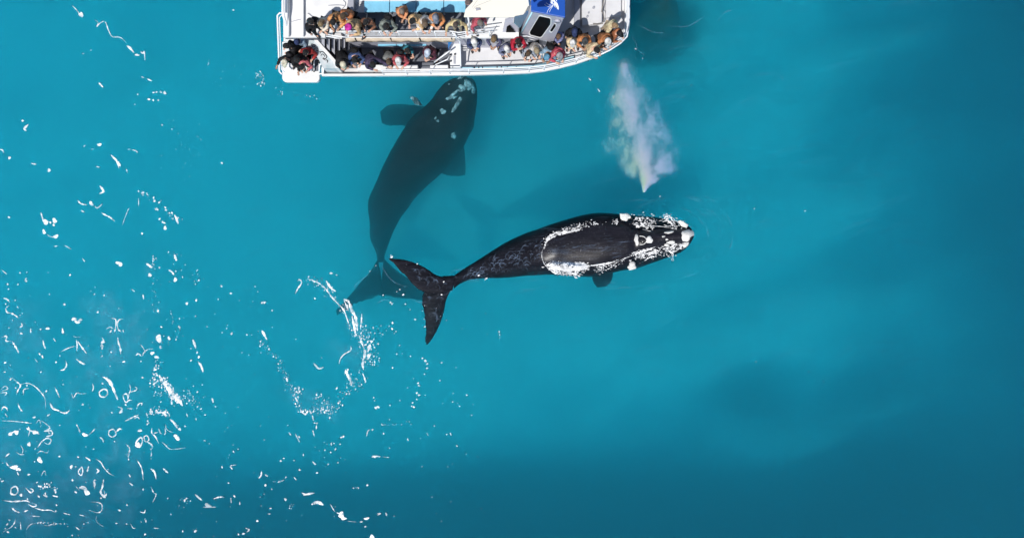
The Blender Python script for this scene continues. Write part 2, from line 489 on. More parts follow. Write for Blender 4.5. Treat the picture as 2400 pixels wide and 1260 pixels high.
    S([(101, 797), (103, 808), (107, 817)], 5); S([(146, 768), (148, 782)], 6); S([(107, 771), (111, 769), (117, 770)], 6); S([(72, 769), (72, 780)], 4); blob(50, 781, 4, 2.6)
    S([(50, 756), (52, 763), (46, 766)], 4); S([(29, 799), (34, 808), (40, 818), (44, 827)], 5, .7); S([(3, 790), (16, 787), (14, 798), (26, 799)], 3, .8)
    S([(239, 790), (243, 798), (238, 802), (247, 801)], 6); sparkle([(240, 805), (240, 836)], 10, 2, 1, 2.6, 9); S([(276, 790), (278, 803), (282, 815), (283, 830)], 5, .7)
    S([(329, 806), (336, 815), (341, 826)], 3); S([(318, 832), (325, 828), (331, 834)], 4, .7); blob(357, 827, 5, 5); blob(367, 836, 6, 4, .5); S([(125, 792), (131, 800)], 3.4)
    S([(240, 882), (252, 888), (262, 903), (268, 917), (276, 936)], [8][0], .5); S([(246, 884), (258, 894), (264, 906)], 9, .2)
    S([(242, 911), (250, 913), (252, 922), (246, 929), (236, 928), (233, 918)], 4.5, .25, closed=True)
    for q in ([(288, 925), (291, 936), (296, 942), (302, 937), (309, 937)], [(299, 938), (302, 924), (306, 912), (304, 900)], [(304, 918), (318, 914), (322, 908)], [(289, 924), (297, 922), (299, 930)]): S(q, 3.4, .5)
    S([(217, 898), (219, 908), (216, 917)], 3); S([(168, 921), (172, 931), (180, 920), (190, 922), (202, 921)], 3, .7); S([(128, 905), (134, 918), (140, 931)], 3.4, .6)
    S([(28, 884), (38, 893), (48, 902), (42, 914), (39, 924)], 3.4, .8); S([(55, 925), (56, 912), (68, 909)], 3.4); S([(48, 900), (62, 897), (74, 900), (86, 908), (98, 921), (106, 935), (107, 958)], 2.8, .6)
    S([(2, 912), (12, 904), (18, 910), (4, 916)], 3, .6); S([(0, 920), (16, 919), (10, 927)], 3); S([(3, 962), (8, 953), (15, 955), (18, 962)], 4); S([(42, 944), (46, 955), (53, 964)], 5, .6)
    S([(117, 943), (124, 956), (140, 962)], 6, .4); S([(140, 964), (154, 967), (164, 960)], 5, .8); blob(194, 947, 4, 3); S([(178, 840), (192, 850), (200, 853)], 5, .4)
    S([(141, 867), (150, 865), (156, 855), (154, 844)], 4, .5); S([(82, 840), (88, 848)], 2.6); blob(290, 847, 4, 2.5); blob(334, 884, 3, 2.4); blob(12, 849, 3, 3); blob(11, 871, 3, 2); blob(96, 871, 2, 2)
    S([(276, 952), (286, 957), (281, 966), (288, 963)], 5, .6); S([(297, 956), (311, 957)], 4.5); S([(320, 958), (325, 946), (333, 944), (331, 950)], 4.5, .5); blob(262, 966, 2.4, 2)
    S([(291, 987), (303, 981), (315, 975), (325, 971)], 3.5, .8); S([(314, 981), (322, 976), (327, 981)], 3.4)
    # beaded cluster
    sparkle([(368, 848), (366, 870), (360, 890), (362, 905)], 60, 5, .8, 2.6, 11)
    sparkle([(380, 890), (392, 905), (405, 925), (420, 942)], 190, 5.5, 1.0, 3.2, 12)
    S([(382, 893), (394, 908), (404, 922), (420, 938), (428, 950)], 12, .4)
    sparkle([(365, 920), (385, 934)], 10, 5, 1, 3, 13); sparkle([(430, 915), (450, 935), (470, 960)], 46, 9, .7, 2.2, 14)
    S([(497, 932), (500, 943)], 6); blob(505, 952, 2, 2); S([(464, 846), (472, 858), (477, 870)], 6)
    sparkle([(350, 970), (365, 960), (385, 968), (395, 972)], 44, 4, 1, 3, 15); S([(370, 966), (382, 966), (392, 974)], 6, .5); S([(398, 981), (408, 990), (416, 1003)], 6, .6); blob(421, 1005, 5, 3, .4)
    sparkle([(346, 975), (346, 1000)], 6, 1, 1.5, 2.6, 16)
    S([(437, 968), (440, 976)], 4)
    # loops near the corner
    S([(319, 1045), (320, 1034), (330, 1024), (334, 1032), (328, 1046)], 4.5, .3, closed=True); blob(323, 1041, 6, 8, .2)
    S([(337, 1022), (345, 1020), (349, 1030), (341, 1034)], 3.5, .3, closed=True); S([(345, 1034), (356, 1042), (357, 1050)], 5, .4)
    S([(356, 1002), (356, 1014), (364, 1022), (372, 1038)], 3.8, .5); S([(372, 1003), (375, 1012), (379, 1016)], 4); S([(387, 1003), (388, 1013), (385, 1018)], 4); S([(361, 1014), (370, 1012)], 4)
    blob(328, 1008, 6, 4, .3); blob(412, 1022, 7, 5, .5); blob(417, 1027, 6, 5, .5); S([(380, 1035), (388, 1042), (398, 1051), (415, 1051), (435, 1048)], 2.6, .8)
    S([(256, 1008), (266, 1005), (272, 1016), (264, 1023), (255, 1018)], 3.4, .4, closed=True); S([(272, 1012), (280, 1004), (286, 1006)], 4, .6)
    S([(178, 992), (184, 1002), (188, 1014)], 4, .6); blob(199, 1018, 8, 5, .0); S([(208, 1018), (217, 1010), (223, 1003)], 2.6); S([(233, 1023), (240, 1028), (243, 1036)], 4.5, .7)
    blob(39, 1013, 6, 5); blob(24, 1016, 5, 6); S([(20, 1021), (34, 1010), (44, 1014)], 5, .5)
    S([(62, 1002), (72, 1008), (92, 1016)], 6, .5); S([(66, 1022), (70, 1008), (66, 998)], 4); blob(82, 1012, 9, 5, .3); S([(84, 992), (92, 983), (97, 996)], 2.4)
    S([(97, 985), (110, 994), (117, 1002), (104, 1010), (120, 1008), (122, 1018), (108, 1022), (118, 1024)], 3.4, .5); S([(88, 1048), (98, 1034), (110, 1026), (120, 1030), (114, 1040), (104, 1036)], 4, .5)
    S([(5, 985), (30, 986), (52, 988), (74, 991)], 3, .9); S([(12, 968), (18, 977)], 4.5); S([(110, 974), (118, 969)], 4); blob(80, 977, 4, 3)
    blob(68, 1040, 4, 7); blob(93, 1077, 7, 8); S([(85, 1064), (95, 1056), (110, 1060), (114, 1052)], 2.4, .6); S([(48, 1042), (54, 1052), (52, 1062)], 2.4); S([(14, 1066), (22, 1062), (12, 1070)], 3)
    blob(33, 1094, 12, 5, .1); blob(43, 1099, 6, 5); S([(14, 1082), (22, 1092)], 2.6); blob(67, 1111, 4, 3); S([(40, 1104), (44, 1113)], 3.4)
    blob(183, 1070, 3, 2.4); S([(200, 1070), (208, 1075), (212, 1079)], 4.5); blob(167, 1093, 4, 5); S([(185, 1100), (192, 1094), (194, 1104), (190, 1113), (184, 1106)], 3.6, .4, closed=True)
    S([(208, 1091), (204, 1105)], 4); S([(226, 1097), (231, 1102), (226, 1108)], 6); S([(224, 1074), (236, 1082), (244, 1095), (256, 1108), (268, 1114)], 3, .5); blob(170, 1124, 3, 3)
    S([(296, 1040), (304, 1050), (302, 1062)], 4, .5); sparkle([(302, 1062), (300, 1080)], 8, 2, .8, 2.4, 21); S([(320, 1075), (332, 1096), (336, 1124)], 3, .7); S([(353, 1097), (362, 1105), (366, 1122)], 6, .3)
    S([(382, 1096), (388, 1102), (394, 1107)], 5); S([(302, 1110), (306, 1117)], 4); S([(303, 1130), (312, 1137)], 4); sparkle([(355, 1052), (354, 1078)], 7, .8, 1, 2.4, 22)
    S([(96, 1115), (104, 1102), (108, 1113)], 2.4, .3)
    S([(25, 1156), (27, 1143), (38, 1139), (42, 1150), (36, 1158)], 4.5, .25, closed=True); S([(24, 1155), (34, 1159)], 6); blob(49, 1159, 5, 3.4, -.3); S([(60, 1142), (72, 1153), (78, 1147), (70, 1143)], 4, .5)
    sparkle([(95, 1148), (115, 1135), (130, 1148)], 22, 5, 1.2, 3.4, 23); blob(107, 1161, 6, 3, .6); S([(123, 1160), (136, 1163)], 4.5)
    blob(195, 1142, 9, 6, .2); blob(203, 1152, 9, 8, .9); S([(186, 1148), (178, 1138)], 2.4)
    S([(219, 1140), (220, 1125), (226, 1124)], 3, .6); S([(243, 1122), (240, 1140), (236, 1152), (245, 1163), (250, 1155)], 7, .4); S([(222, 1126), (222, 1145)], 4, .8)
    S([(5, 1171), (30, 1174), (60, 1172), (70, 1176)], 4, .5); S([(66, 1180), (78, 1186), (86, 1182), (74, 1177)], 3.4, .5); S([(82, 1189), (100, 1194), (118, 1194), (130, 1200)], 4, .5)
    S([(27, 1188), (36, 1196), (46, 1200)], 3.4, .9); S([(56, 1198), (66, 1194)], 4); S([(213, 1175), (230, 1176), (239, 1182), (238, 1195), (228, 1200), (208, 1194)], 3.6, .5)
    S([(148, 1201), (165, 1205)], 2.6); S([(186, 1205), (198, 1208)], 3); S([(76, 1208), (94, 1209)], 3); sparkle([(75, 1226), (110, 1224), (165, 1228)], 22, .8, 1, 2, 24); S([(48, 1222), (49, 1240)], 2.4)
    S([(62, 1240), (68, 1231), (76, 1225)], 2.6, .6); S([(177, 1233), (187, 1241)], 3); S([(270, 1225), (276, 1225)], 3)
    S([(354, 1139), (360, 1153), (366, 1158), (358, 1176)], 3, .9); S([(328, 1198), (338, 1200), (341, 1193)], 3.4); blob(342, 1220, 3, 3); S([(306, 1226), (312, 1236), (318, 1236)], 2.6); S([(360, 1236), (372, 1237)], 3); blob(340, 1251, 3, 2.4)
    S([(457, 1157), (466, 1165), (474, 1172)], 5.5, .3); blob(487, 1183, 9, 5, .2); S([(476, 1187), (506, 1187)], 3.4, .5); S([(500, 1168), (512, 1164), (525, 1163)], 5, .5); S([(541, 1165), (542, 1178)], 3.4); S([(562, 1174), (562, 1182)], 3)
    sparkle([(424, 1165), (440, 1172)], 9, 4, 1, 2.6, 25); S([(455, 1246), (461, 1241)], 6); S([(567, 1250), (574, 1249)], 5); S([(575, 1236), (584, 1240), (578, 1246)], 3.4, .6)
    S([(477, 1031), (482, 1032)], 3); S([(546, 1055), (549, 1060)], 3.4); S([(539, 1091), (545, 1099)], 3.4, .6); S([(540, 1090), (554, 1088)], 3, .6)
    # trailing arcs of flecks beyond the flukes
    for q, w in (([(697, 659), (702, 655), (707, 662), (698, 676), (692, 688)], 4), ([(721, 653), (745, 662), (762, 675), (775, 692), (788, 707), (805, 725), (814, 748), (820, 766)], 4.6),
                 ([(764, 657), (774, 672), (787, 683)], 6.5), ([(806, 700), (818, 708), (824, 726), (833, 742), (836, 760), (838, 775)], 8), ([(806, 702), (813, 718), (817, 728)], 5),
                 ([(825, 740), (829, 758), (834, 785)], 6), ([(841, 784), (847, 800), (853, 816)], 5), ([(853, 815), (855, 830), (850, 850), (852, 866)], 6.5), ([(848, 735), (847, 752), (845, 770)], 4),
                 ([(868, 806), (862, 824)], 7), ([(866, 828), (862, 842)], 7), ([(822, 810), (822, 820), (806, 830), (797, 842), (795, 853)], 2.8), ([(810, 865), (813, 875), (820, 888), (824, 903)], 8), ([(850, 874), (854, 884), (856, 892)], 4.5),
                 ([(735, 850), (741, 857), (748, 863), (758, 860)], 5.5), ([(614, 774), (620, 785), (626, 796)], 7), ([(671, 884), (674, 894)], 5.5), ([(692, 930), (697, 940)], 6), ([(703, 957), (710, 967), (720, 969)], 3)): S(q, w, .55)
    sparkle([(722, 652), (765, 675), (800, 715), (826, 760), (845, 800), (858, 850)], 190, 6.5, .6, 2.0, 31)
    sparkle([(845, 780), (870, 790), (868, 830), (880, 850)], 120, 10, .6, 2.6, 32); sparkle([(812, 865), (822, 890), (832, 905)], 40, 5, .8, 2.4, 33)
    sparkle([(612, 800), (625, 818), (650, 840), (668, 880), (690, 915), (700, 950), (712, 968)], 110, 5, .6, 2.2, 34)
    sparkle([(690, 915), (700, 918), (704, 912)], 20, 5, 1, 3, 35); sparkle([(745, 920), (755, 940), (765, 960), (790, 960), (805, 925), (830, 900), (858, 880)], 120, 8, .6, 2.4, 36)
    sparkle([(715, 965), (745, 962), (790, 955)], 60, 6, .8, 2.6, 37); S([(732, 972), (735, 985)], 4.5); S([(735, 990), (745, 991)], 3.4); sparkle([(742, 990), (742, 1006)], 7, 1, 1, 2.4, 38); S([(733, 1007), (737, 1022)], 3)
    S([(692, 1015), (697, 1025), (703, 1036)], 4, .6); S([(677, 1012), (682, 1019)], 3.4); blob(701, 1023, 3, 3)
    for a in [(990, 839, 2.6), (997, 845, 4), (1001, 852, 3), (1001, 862, 3), (995, 876, 2), (980, 897, 2.6), (982, 903, 3), (977, 920, 3), (982, 925, 3.4), (977, 935, 2), (967, 943, 2.4), (970, 953, 3), (965, 951, 2), (1035, 849, 2.4), (1031, 891, 1.8), (1062, 921, 1.8),
              (1094, 925, 2.4), (1061, 941, 1.8), (1077, 951, 1.8), (919, 711, 3.6), (915, 708, 2.6), (937, 678, 2.2), (930, 683, 1.8), (898, 691, 2), (945, 690, 3), (950, 712, 2), (961, 725, 1.6), (973, 748, 2.6), (996, 765, 2.4), (920, 756, 3), (919, 770, 3), (912, 764, 2.2),
              (891, 780, 2), (897, 783, 2), (893, 763, 1.6), (928, 776, 1.6), (920, 861, 2.4), (930, 829, 2), (962, 834, 1.8), (1170, 777, 2.2), (1171, 784, 1.8), (1171, 791, 1.4), (1083, 770, 1.2), (1140, 652, 3), (1137, 655, 2), (620, 708, 4), (614, 709, 3), (638, 727, 2.6), (738, 699, 2.6),
              (776, 640, 4), (789, 644, 2.6), (867, 635, 2), (881, 622, 2), (918, 602, 3.4), (916, 598, 2), (958, 590, .1), (886, 953, 4), (881, 955, 4), (878, 938, 2), (876, 931, 2), (914, 949, 1.8), (1035, 690, 2.4), (1040, 660, 2.4), (1122, 645, 3), (978, 618, 2),
              (899, 1015, 2.4), (913, 1049, 1.6), (1071, 1044, 2.4), (1047, 1017, 1.8), (1018, 997, 1.8), (1772, 847, 1.4), (1930, 893, 1.3), (1895, 870, 1.2), (1887, 494, 2.2), (1768, 489, 1.6), (1547, 460, 1.8),
              (1475, 177, 1.8), (1490, 115, 2.6), (1506, 137, 1.6), (1620, 200, 1.2), (1405, 213, 1.4), (1428, 221, 1.2), (1438, 229, 2)]: blob(a[0], a[1], a[2], a[2] * .9)
    S([(1380, 183), (1385, 189)], 2.4); S([(1401, 208), (1406, 216)], 2.6)
    S([(1000, 1013), (1004, 1020)], 2); S([(955, 1026), (957, 1032)], 3); S([(1055, 1013), (1058, 1020)], 3)
    # bottom centre
    S([(707, 1153), (716, 1157), (737, 1154)], 5.5, .4); S([(711, 1160), (722, 1156)], 4); S([(730, 1181), (744, 1176), (758, 1182)], 9, .3)
    S([(774, 1180), (780, 1190), (785, 1198)], 2.2); blob(800, 1206, 9, 8, .6); blob(806, 1214, 7, 4, .2); S([(789, 1200), (800, 1204)], 4); blob(859, 1214, 7, 3.4); S([(843, 1222), (850, 1221)], 4)
    S([(815, 1220), (835, 1222)], 1.4); S([(884, 1202), (892, 1202), (884, 1206)], 3); S([(904, 1200), (907, 1208)], 4); blob(856, 1233, 3, 2.4); blob(872, 1257, 8, 5, .5)
    S([(871, 1070), (880, 1068), (892, 1069)], 5, .4); blob(877, 1069, 5, 3); S([(896, 1069), (912, 1071)], 1.8, .7); S([(732, 1080), (738, 1086), (741, 1088)], 4, .6)
    S([(859, 1022), (862, 1010), (867, 1005)], 3.4); blob(873, 1006, 3, 2.4); blob(800, 1024, 4, 2); blob(805, 1022, 3, 3)
    S([(711, 1062), (711, 1068)], 3); S([(687, 1078), (691, 1078)], 3); blob(702, 1100, 3.6, 2.6); blob(743, 1107, 3, 2.4); blob(769, 1087, 2.4, 2.4); blob(792, 1083, 2.4, 2.4); blob(658, 1079, 3.4, 2.4); blob(665, 1073, 2.4, 2)
    S([(606, 1120), (612, 1113), (613, 1103)], 3.6, .7); S([(621, 1111), (628, 1115)], 4.5); blob(622, 1136, 3.6, 3); blob(637, 1145, 2.4, 2); blob(669, 1169, 3.6, 4.4); sparkle([(640, 1128), (658, 1128), (674, 1116)], 14, 1, .8, 2.2, 41)
    blob(861, 1136, 3.2, 2.4); sparkle([(825, 1142), (842, 1142)], 6, .6, 1, 1.8, 42); blob(634, 1190, 3, 2.2); S([(627, 1203), (634, 1203)], 2.4); sparkle([(678, 1187), (690, 1182)], 7, 2, 1, 2, 43)
    S([(689, 1117), (695, 1124)], 3.4); sparkle([(893, 995), (945, 994)], 12, .8, .7, 1.6, 44); sparkle([(745, 1050), (775, 1045), (780, 1060)], 12, 7, 1, 2.2, 45)
    # fine specks by the boat and scattered ones
    sparkle([(600, 180), (612, 175), (616, 190), (608, 200)], 46, 4, .5, 1.8, 51); sparkle([(655, 215), (680, 218), (745, 225)], 20, 5, .5, 1.8, 52)
    sparkle([(400, 300), (450, 330), (430, 380), (400, 400)], 50, 26, .4, 1.0, 53); sparkle([(500, 140), (520, 190), (600, 200)], 22, 20, .4, 1.1, 54)
    sparkle([(1620, 200), (1600, 265), (1640, 250)], 9, 14, .3, .8, 55)
    r = random.Random(99)
    for _ in range(300):                       # loose bits, thick in the corner and thinning out
        u, v = r.random(), r.random()
        x = 620 * u ** 1.5; y = 1255 - 620 * v ** 1.4
        q = 0.5 + 2.4 * r.random() ** 2.8
        blob(x, y, q * r.uniform(.8, 1.7), q, r.uniform(0, 3), seed=r.random())
    for _ in range(8):                       # wriggling threads among them
        x = 15 + 400 * r.random() ** 1.3; y = 1235 - 480 * r.random() ** 1.1
        a = r.uniform(0.4, 2.4); L = r.uniform(5, 12); p = [(x, y)]
        for k in range(r.choice((2, 3, 3, 4))):
            a += r.uniform(-.8, .8); p.append((p[-1][0] + L * math.cos(a), p[-1][1] + L * math.sin(a)))
        S(p, r.uniform(1.0, 2.6), .7)
    for _ in range(80):
        blob(r.uniform(500, 1150), r.uniform(700, 1240) , r.uniform(.6, 1.7), r.uniform(.6, 1.5), seed=r.random())

make_glint_flecks()

# ------------------------------------------------------------------ whales
from mathutils.bvhtree import BVHTree

def whale_skin(name, base, pale, wet):
    m = mat(name, base, 0.33 if wet else 0.6, spec=0.3 if wet else 0.0)
    nt = m.node_tree
    b = nt.nodes['Principled BSDF']
    tc = nt.nodes.new('ShaderNodeTexCoord')
    mp = nt.nodes.new('ShaderNodeMapping'); mp.inputs['Rotation'].default_value = (0, 0, -0.08 if wet else 1.0); mp.inputs['Scale'].default_value = (0.35, 2.2, 1) if wet else (.6, 1.6, 1)
    nt.links.new(tc.outputs['Object'], mp.inputs['Vector'])
    n1 = nt.nodes.new('ShaderNodeTexNoise'); n1.inputs['Scale'].default_value = 2.2; n1.inputs['Detail'].default_value = 9; n1.inputs['Roughness'].default_value = 0.68; n1.inputs['Distortion'].default_value = 1.2
    nt.links.new(mp.outputs['Vector'], n1.inputs['Vector'])
    r1 = nt.nodes.new('ShaderNodeValToRGB')
    e = r1.color_ramp.elements
    e[0].position = 0.36; e[0].color = (*base, 1); e[1].position = 0.74; e[1].color = (*pale, 1)
    nt.links.new(n1.outputs['Fac'], r1.inputs['Fac'])
    # fine pale scars
    n2 = nt.nodes.new('ShaderNodeTexNoise'); n2.inputs['Scale'].default_value = 7.0; n2.inputs['Detail'].default_value = 7; n2.inputs['Distortion'].default_value = 2.5
    nt.links.new(tc.outputs['Object'], n2.inputs['Vector'])
    r2 = nt.nodes.new('ShaderNodeValToRGB'); e = r2.color_ramp.elements
    e[0].position = 0.60; e[0].color = (0, 0, 0, 1); e[1].position = 0.74; e[1].color = (1, 1, 1, 1)
    nt.links.new(n2.outputs['Fac'], r2.inputs['Fac'])
    mx = nt.nodes.new('ShaderNodeMix'); mx.data_type = 'RGBA'
    nt.links.new(r2.outputs['Color'], mx.inputs['Factor']); nt.links.new(r1.outputs['Color'], mx.inputs['A'])
    mx.inputs['B'].default_value = (0.07, 0.075, 0.09, 1) if wet else (0.05, 0.05, 0.06, 1)
    nt.links.new(mx.outputs['Result'], b.inputs['Base Color'])
    if wet:      # wet skin only shines where it stands out of the water
        ge = nt.nodes.new('ShaderNodeNewGeometry'); sp = nt.nodes.new('ShaderNodeSeparateXYZ'); mr = nt.nodes.new('ShaderNodeMapRange')
        nt.links.new(ge.outputs['Position'], sp.inputs[0]); nt.links.new(sp.outputs['Z'], mr.inputs['Value'])
        mr.inputs['From Min'].default_value = -0.03; mr.inputs['From Max'].default_value = 0.02; mr.inputs['To Min'].default_value = 0.01; mr.inputs['To Max'].default_value = 0.27
        nt.links.new(mr.outputs['Result'], b.inputs['Specular IOR Level'])
    bp = nt.nodes.new('ShaderNodeBump'); bp.inputs['Strength'].default_value = 0.3; bp.inputs['Distance'].default_value = 0.04
    nt.links.new(n1.outputs['Fac'], bp.inputs['Height']); nt.links.new(bp.outputs['Normal'], b.inputs['Normal'])
    return m


def loft_body(rows, roll=0.0, nseg=40, steps=6, ex=2.2, rough=0.0, ridge=None):
    c = catmull(rows, steps)
    vs, fs = [], []
    for i, q in enumerate(c):
        lx, ly, rx, ry, zt, hh = q
        zc = zt - hh
        a = P(lx, ly, zc); b = P(rx, ry, zc)
        mid = (a + b) / 2; lat = (b - a) / 2; w = lat.length; ln = lat / max(w, 1e-6)
        for k in range(nseg):
            t = 2 * math.pi * k / nseg
            co, si = math.cos(t), math.sin(t)
            u = math.copysign(abs(co) ** (2 / ex), co); v = math.copysign(abs(si) ** (2 / ex), si)
            nz = 1 + rough * (float(fbm(i * 5.0 / max(len(c), 1) * 4 * .6 + 11, 3 * co + 9, 3)) - 0.5)
            p = mid + ln * (u * w * nz) + Vector((0, 0, v * hh - roll * u * w))
            if ridge is not None and si > 0:
                p.z += ridge(q, u, w)
            p.z += 0.03 * (float(fbm(i * .12, 8 + 4 * u, 3)) - .5)
            vs.append(p)
    n = len(c)
    for i in range(n - 1):
        for k in range(nseg):
            fs.append((i * nseg + k, i * nseg + (k + 1) % nseg, (i + 1) * nseg + (k + 1) % nseg, (i + 1) * nseg + k))
    fs.append(tuple(range(nseg))); fs.append(tuple(range(n * nseg - 1, (n - 1) * nseg - 1, -1)))
    return vs, fs


def loft_blade(rows, steps=5, nseg=16, jag=0.0):
    """flipper or fluke: rows of leading px,py, trailing px,py, z, thickness from root to tip"""
    c = catmull(rows, steps)
    vs, fs = [], []
    for i, q in enumerate(c):
        a = P(q[0], q[1], q[4]); b = P(q[2], q[3], q[4])
        j = jag * (float(fbm(i * .9 + q[0] * .01, 3.3, 3)) - 0.5)
        b = b + (b - a).normalized() * j if (b - a).length > .01 else b
        for k in range(nseg):
            t = 2 * math.pi * k / nseg
            u = 0.5 - 0.5 * math.cos(t)
            th = q[5] * math.sin(t) * (1.25 - 0.6 * u)
            vs.append(a.lerp(b, u) + Vector((0, 0, th)))
    n = len(c)
    for i in range(n - 1):
        for k in range(nseg):
            fs.append((i * nseg + k, i * nseg + (k + 1) % nseg, (i + 1) * nseg + (k + 1) % nseg, (i + 1) * nseg + k))
    fs.append(tuple(range(nseg))); fs.append(tuple(range(n * nseg - 1, (n - 1) * nseg - 1, -1)))
    return vs, fs


def callosity(body_bvh, px, py, rx, ry, ang, m, parent, h=0.05, zref=0.0, lift=0.0, label=None):
    """a rough pale patch grown on the skin"""
    r = random.Random(px * 3 + py)
    ph = [r.uniform(0, 6.28) for _ in range(4)]
    ca, sa = math.cos(ang), math.sin(ang)
    rings, n = 5, 20
    vs, fs = [], []
    for j in range(rings + 1):
        rho = j / rings
        for k in range(n):
            t = 2 * math.pi * k / n
            q = rho * (1 + 0.14 * math.sin(2 * t + ph[0]) + 0.12 * math.sin(3 * t + ph[1]) + 0.08 * math.sin(5 * t + ph[2]) + .05 * math.sin(9 * t + ph[3]))
            a, b = rx * q * math.cos(t), ry * q * math.sin(t)
            p = P(px + a * ca - b * sa, py + a * sa + b * ca, zref)
            d = (p - Vector((0, 0, H))).normalized()
            hit = body_bvh.ray_cast(Vector((0, 0, H)), d)
            z = hit[0].z if hit[0] is not None and abs(hit[0].z - zref) < 1.2 else zref
            if hit[0] is not None: p = hit[0].copy()
            dome = h * (1 - rho ** 3) * (0.6 + 0.8 * float(fbm(p.x * 9 + 40, p.y * 9 + 40, 3)))
            p.z = max(z, lift) + dome - (0.02 if j == rings else -0.004)
            vs.append(p)
    for j in range(rings):
        for k in range(n):
            fs.append((j * n + k, j * n + (k + 1) % n, (j + 1) * n + (k + 1) % n, (j + 1) * n + k))
    return obj('callosity', vs, fs, m, parent, smooth=True)


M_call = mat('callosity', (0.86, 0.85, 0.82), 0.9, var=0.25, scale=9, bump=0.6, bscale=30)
M_call2 = mat('underwater-tinted callosity', (0.50, 0.56, 0.60), 0.9, scale=7, bump=0.6, bscale=30, col2=(0.05, .05, .06))  # bluer, dimmer copy: underwater tint painted into the colour
M_eye = mat('whale eye', (0.01, 0.01, 0.01), 0.1)

# --- the whale at the surface
def make_surface_whale():
    rows = [(1066, 644, 1064, 676, -.10, .22), (1086, 630, 1078, 665, -.09, .3), (1117, 611, 1100, 656, -.08, .4), (1148, 591, 1135, 652, -.07, .52),
            (1185, 568, 1178, 651, -.06, .66), (1225, 549, 1222, 647, -.05, .8), (1262, 536, 1260, 645, -.01, .95), (1290, 526, 1288, 644, .10, 1.05), (1345, 509, 1350, 647, .15, 1.1),
            (1385, 500, 1390, 648, .18, 1.15), (1420, 499, 1425, 641, .20, 1.15), (1455, 502, 1462, 633, .17, 1.1), (1490, 506, 1497, 627, .05, 1.1),
            (1530, 509, 1535, 614, .03, 1.0), (1565, 514, 1568, 602, .02, .9), (1595, 521, 1597, 590, .01, .8), (1614, 532, 1614, 573, .0, .5), (1624, 546, 1623, 558, -.05, .25)]

    def ridge(q, u, w):
        x = (q[0] + q[2]) / 2
        k = float(sstep(1450, 1500, x)) * (1 - float(sstep(1600, 1626, x)))
        r = 0.20 * k * math.exp(-((u * w + .02) / (0.36 - .10 * k)) ** 2)          # the narrow upper jaw
        r -= 0.16 * k * math.exp(-((abs(u * w) - 0.62) / 0.16) ** 2)                # groove beside it
        r += 0.05 * math.exp(-((x - 1508) / 14) ** 2 - ((abs(u * w) - .13) / .09) ** 2)   # blowhole rims
        r -= 0.10 * math.exp(-((x - 1478) / 9) ** 2) * math.exp(-(u * w / .5) ** 2)      # crease behind the head
        r += 0.04 * math.exp(-((x - 1300) / 14) ** 2 - (u * w / .5) ** 2)
        return r
    vs, fs = loft_body(rows, ridge=ridge, nseg=56, steps=8, rough=0.03, ex=2.3)
    mb = MB().add(vs, fs)
    mb.add(*loft_blade([(1070, 645, 1060, 680, -.22, .12), (1050, 646, 1038, 690, -.16, .09), (1037, 648, 1010, 688, -.14, .07), (1020, 643, 992, 683, -.13, .05), (1004, 632, 969, 669, -.12, .05),
                        (983, 620, 958, 653, -.11, .04), (952, 609.5, 932, 628, -.08, .03), (925, 606, 919, 612, -.06, .02), (911, 605, 911, 607, -.05, .01)], jag=.12))
    mb.add(*loft_blade([(1066, 650, 1040, 646, -.24, .12), (1062, 668, 1016, 655, -.20, .09), (1056, 680, 996, 678, -.20, .07), (1046, 702, 989, 704, -.24, .05), (1041, 725, 993, 728, -.30, .05),
                        (1036, 745, 997, 748, -.36, .04), (1025, 772, 998, 772, -.42, .035), (1013, 793, 998, 793, -.46, .02), (1003, 806, 998, 807, -.48, .01)], jag=.12))
    # the flipper on the near side
    mb.add(*loft_blade([(1436, 632, 1392, 634, -.9, .12), (1436, 648, 1388, 650, -1.3, .10), (1430, 662, 1392, 664, -1.6, .07), (1420, 671, 1400, 673, -1.8, .03)]))
    skin = whale_skin('wet black skin', (0.006, 0.006, 0.009), (0.022, 0.021, 0.030), True)
    o = mb.build('whale', skin, smooth=True, label='black whale breaking the surface with foamy wash along its exposed back', cat='whale')
    bv = BVHTree.FromPolygons([Vector(v) for v in mb.v], mb.f)
    for a in [(1492, 562, 6, 13, -.05), (1522, 562, 10, 8, .3), (1610, 551, 15, 15, 0), (1568, 544, 11, 3.6, -.12), (1573, 568, 12, 4, -.1), (1555, 554, 4, 2.4, 0), (1563, 561, 4, 2.4, 0), (1562, 574, 7, 3, 0),
              (1598, 525, 14, 6, .5), (1606, 573, 11, 4, -.6), (1462, 509, 14, 7, .45), (1478, 623, 11, 8, -.6)]:
        side = a[1] < 530 or a[1] > 600 or (a[0] > 1590 and abs(a[1] - 550) > 15)
        callosity(bv, *a, M_call, o, h=0.05, lift=0.012 if side else -9)
    # the paired blowholes
    for s_ in (-1, 1):
        pts = [(1500, 563 + s_ * 3), (1507, 563 + s_ * 6), (1514, 563 + s_ * 4)]
        q = []
        for x, y in pts:
            d = (P(x, y, 0) - Vector((0, 0, H))).normalized(); hit = bv.ray_cast(Vector((0, 0, H)), d)
            q.append(hit[0] + Vector((0, 0, .004)))
        MB().tube(q, [.02, .035, .015], 6).build('blowhole', M_eye, o, smooth=True)
        pts = [(1499, 563 + s_ * 10), (1508, 563 + s_ * 9), (1514, 563 + s_ * 4), (1516, 563)]
        q = []
        for x, y in catmull(pts, 4):
            d = (P(x, y, 0) - Vector((0, 0, H))).normalized(); hit = bv.ray_cast(Vector((0, 0, H)), d)
            q.append(hit[0] + Vector((0, 0, .006)))
        MB().tube(q, .017, 6).build('blowhole_rim', M_call, o, smooth=True)
    return o, bv

whale_1, bvh_1 = make_surface_whale()

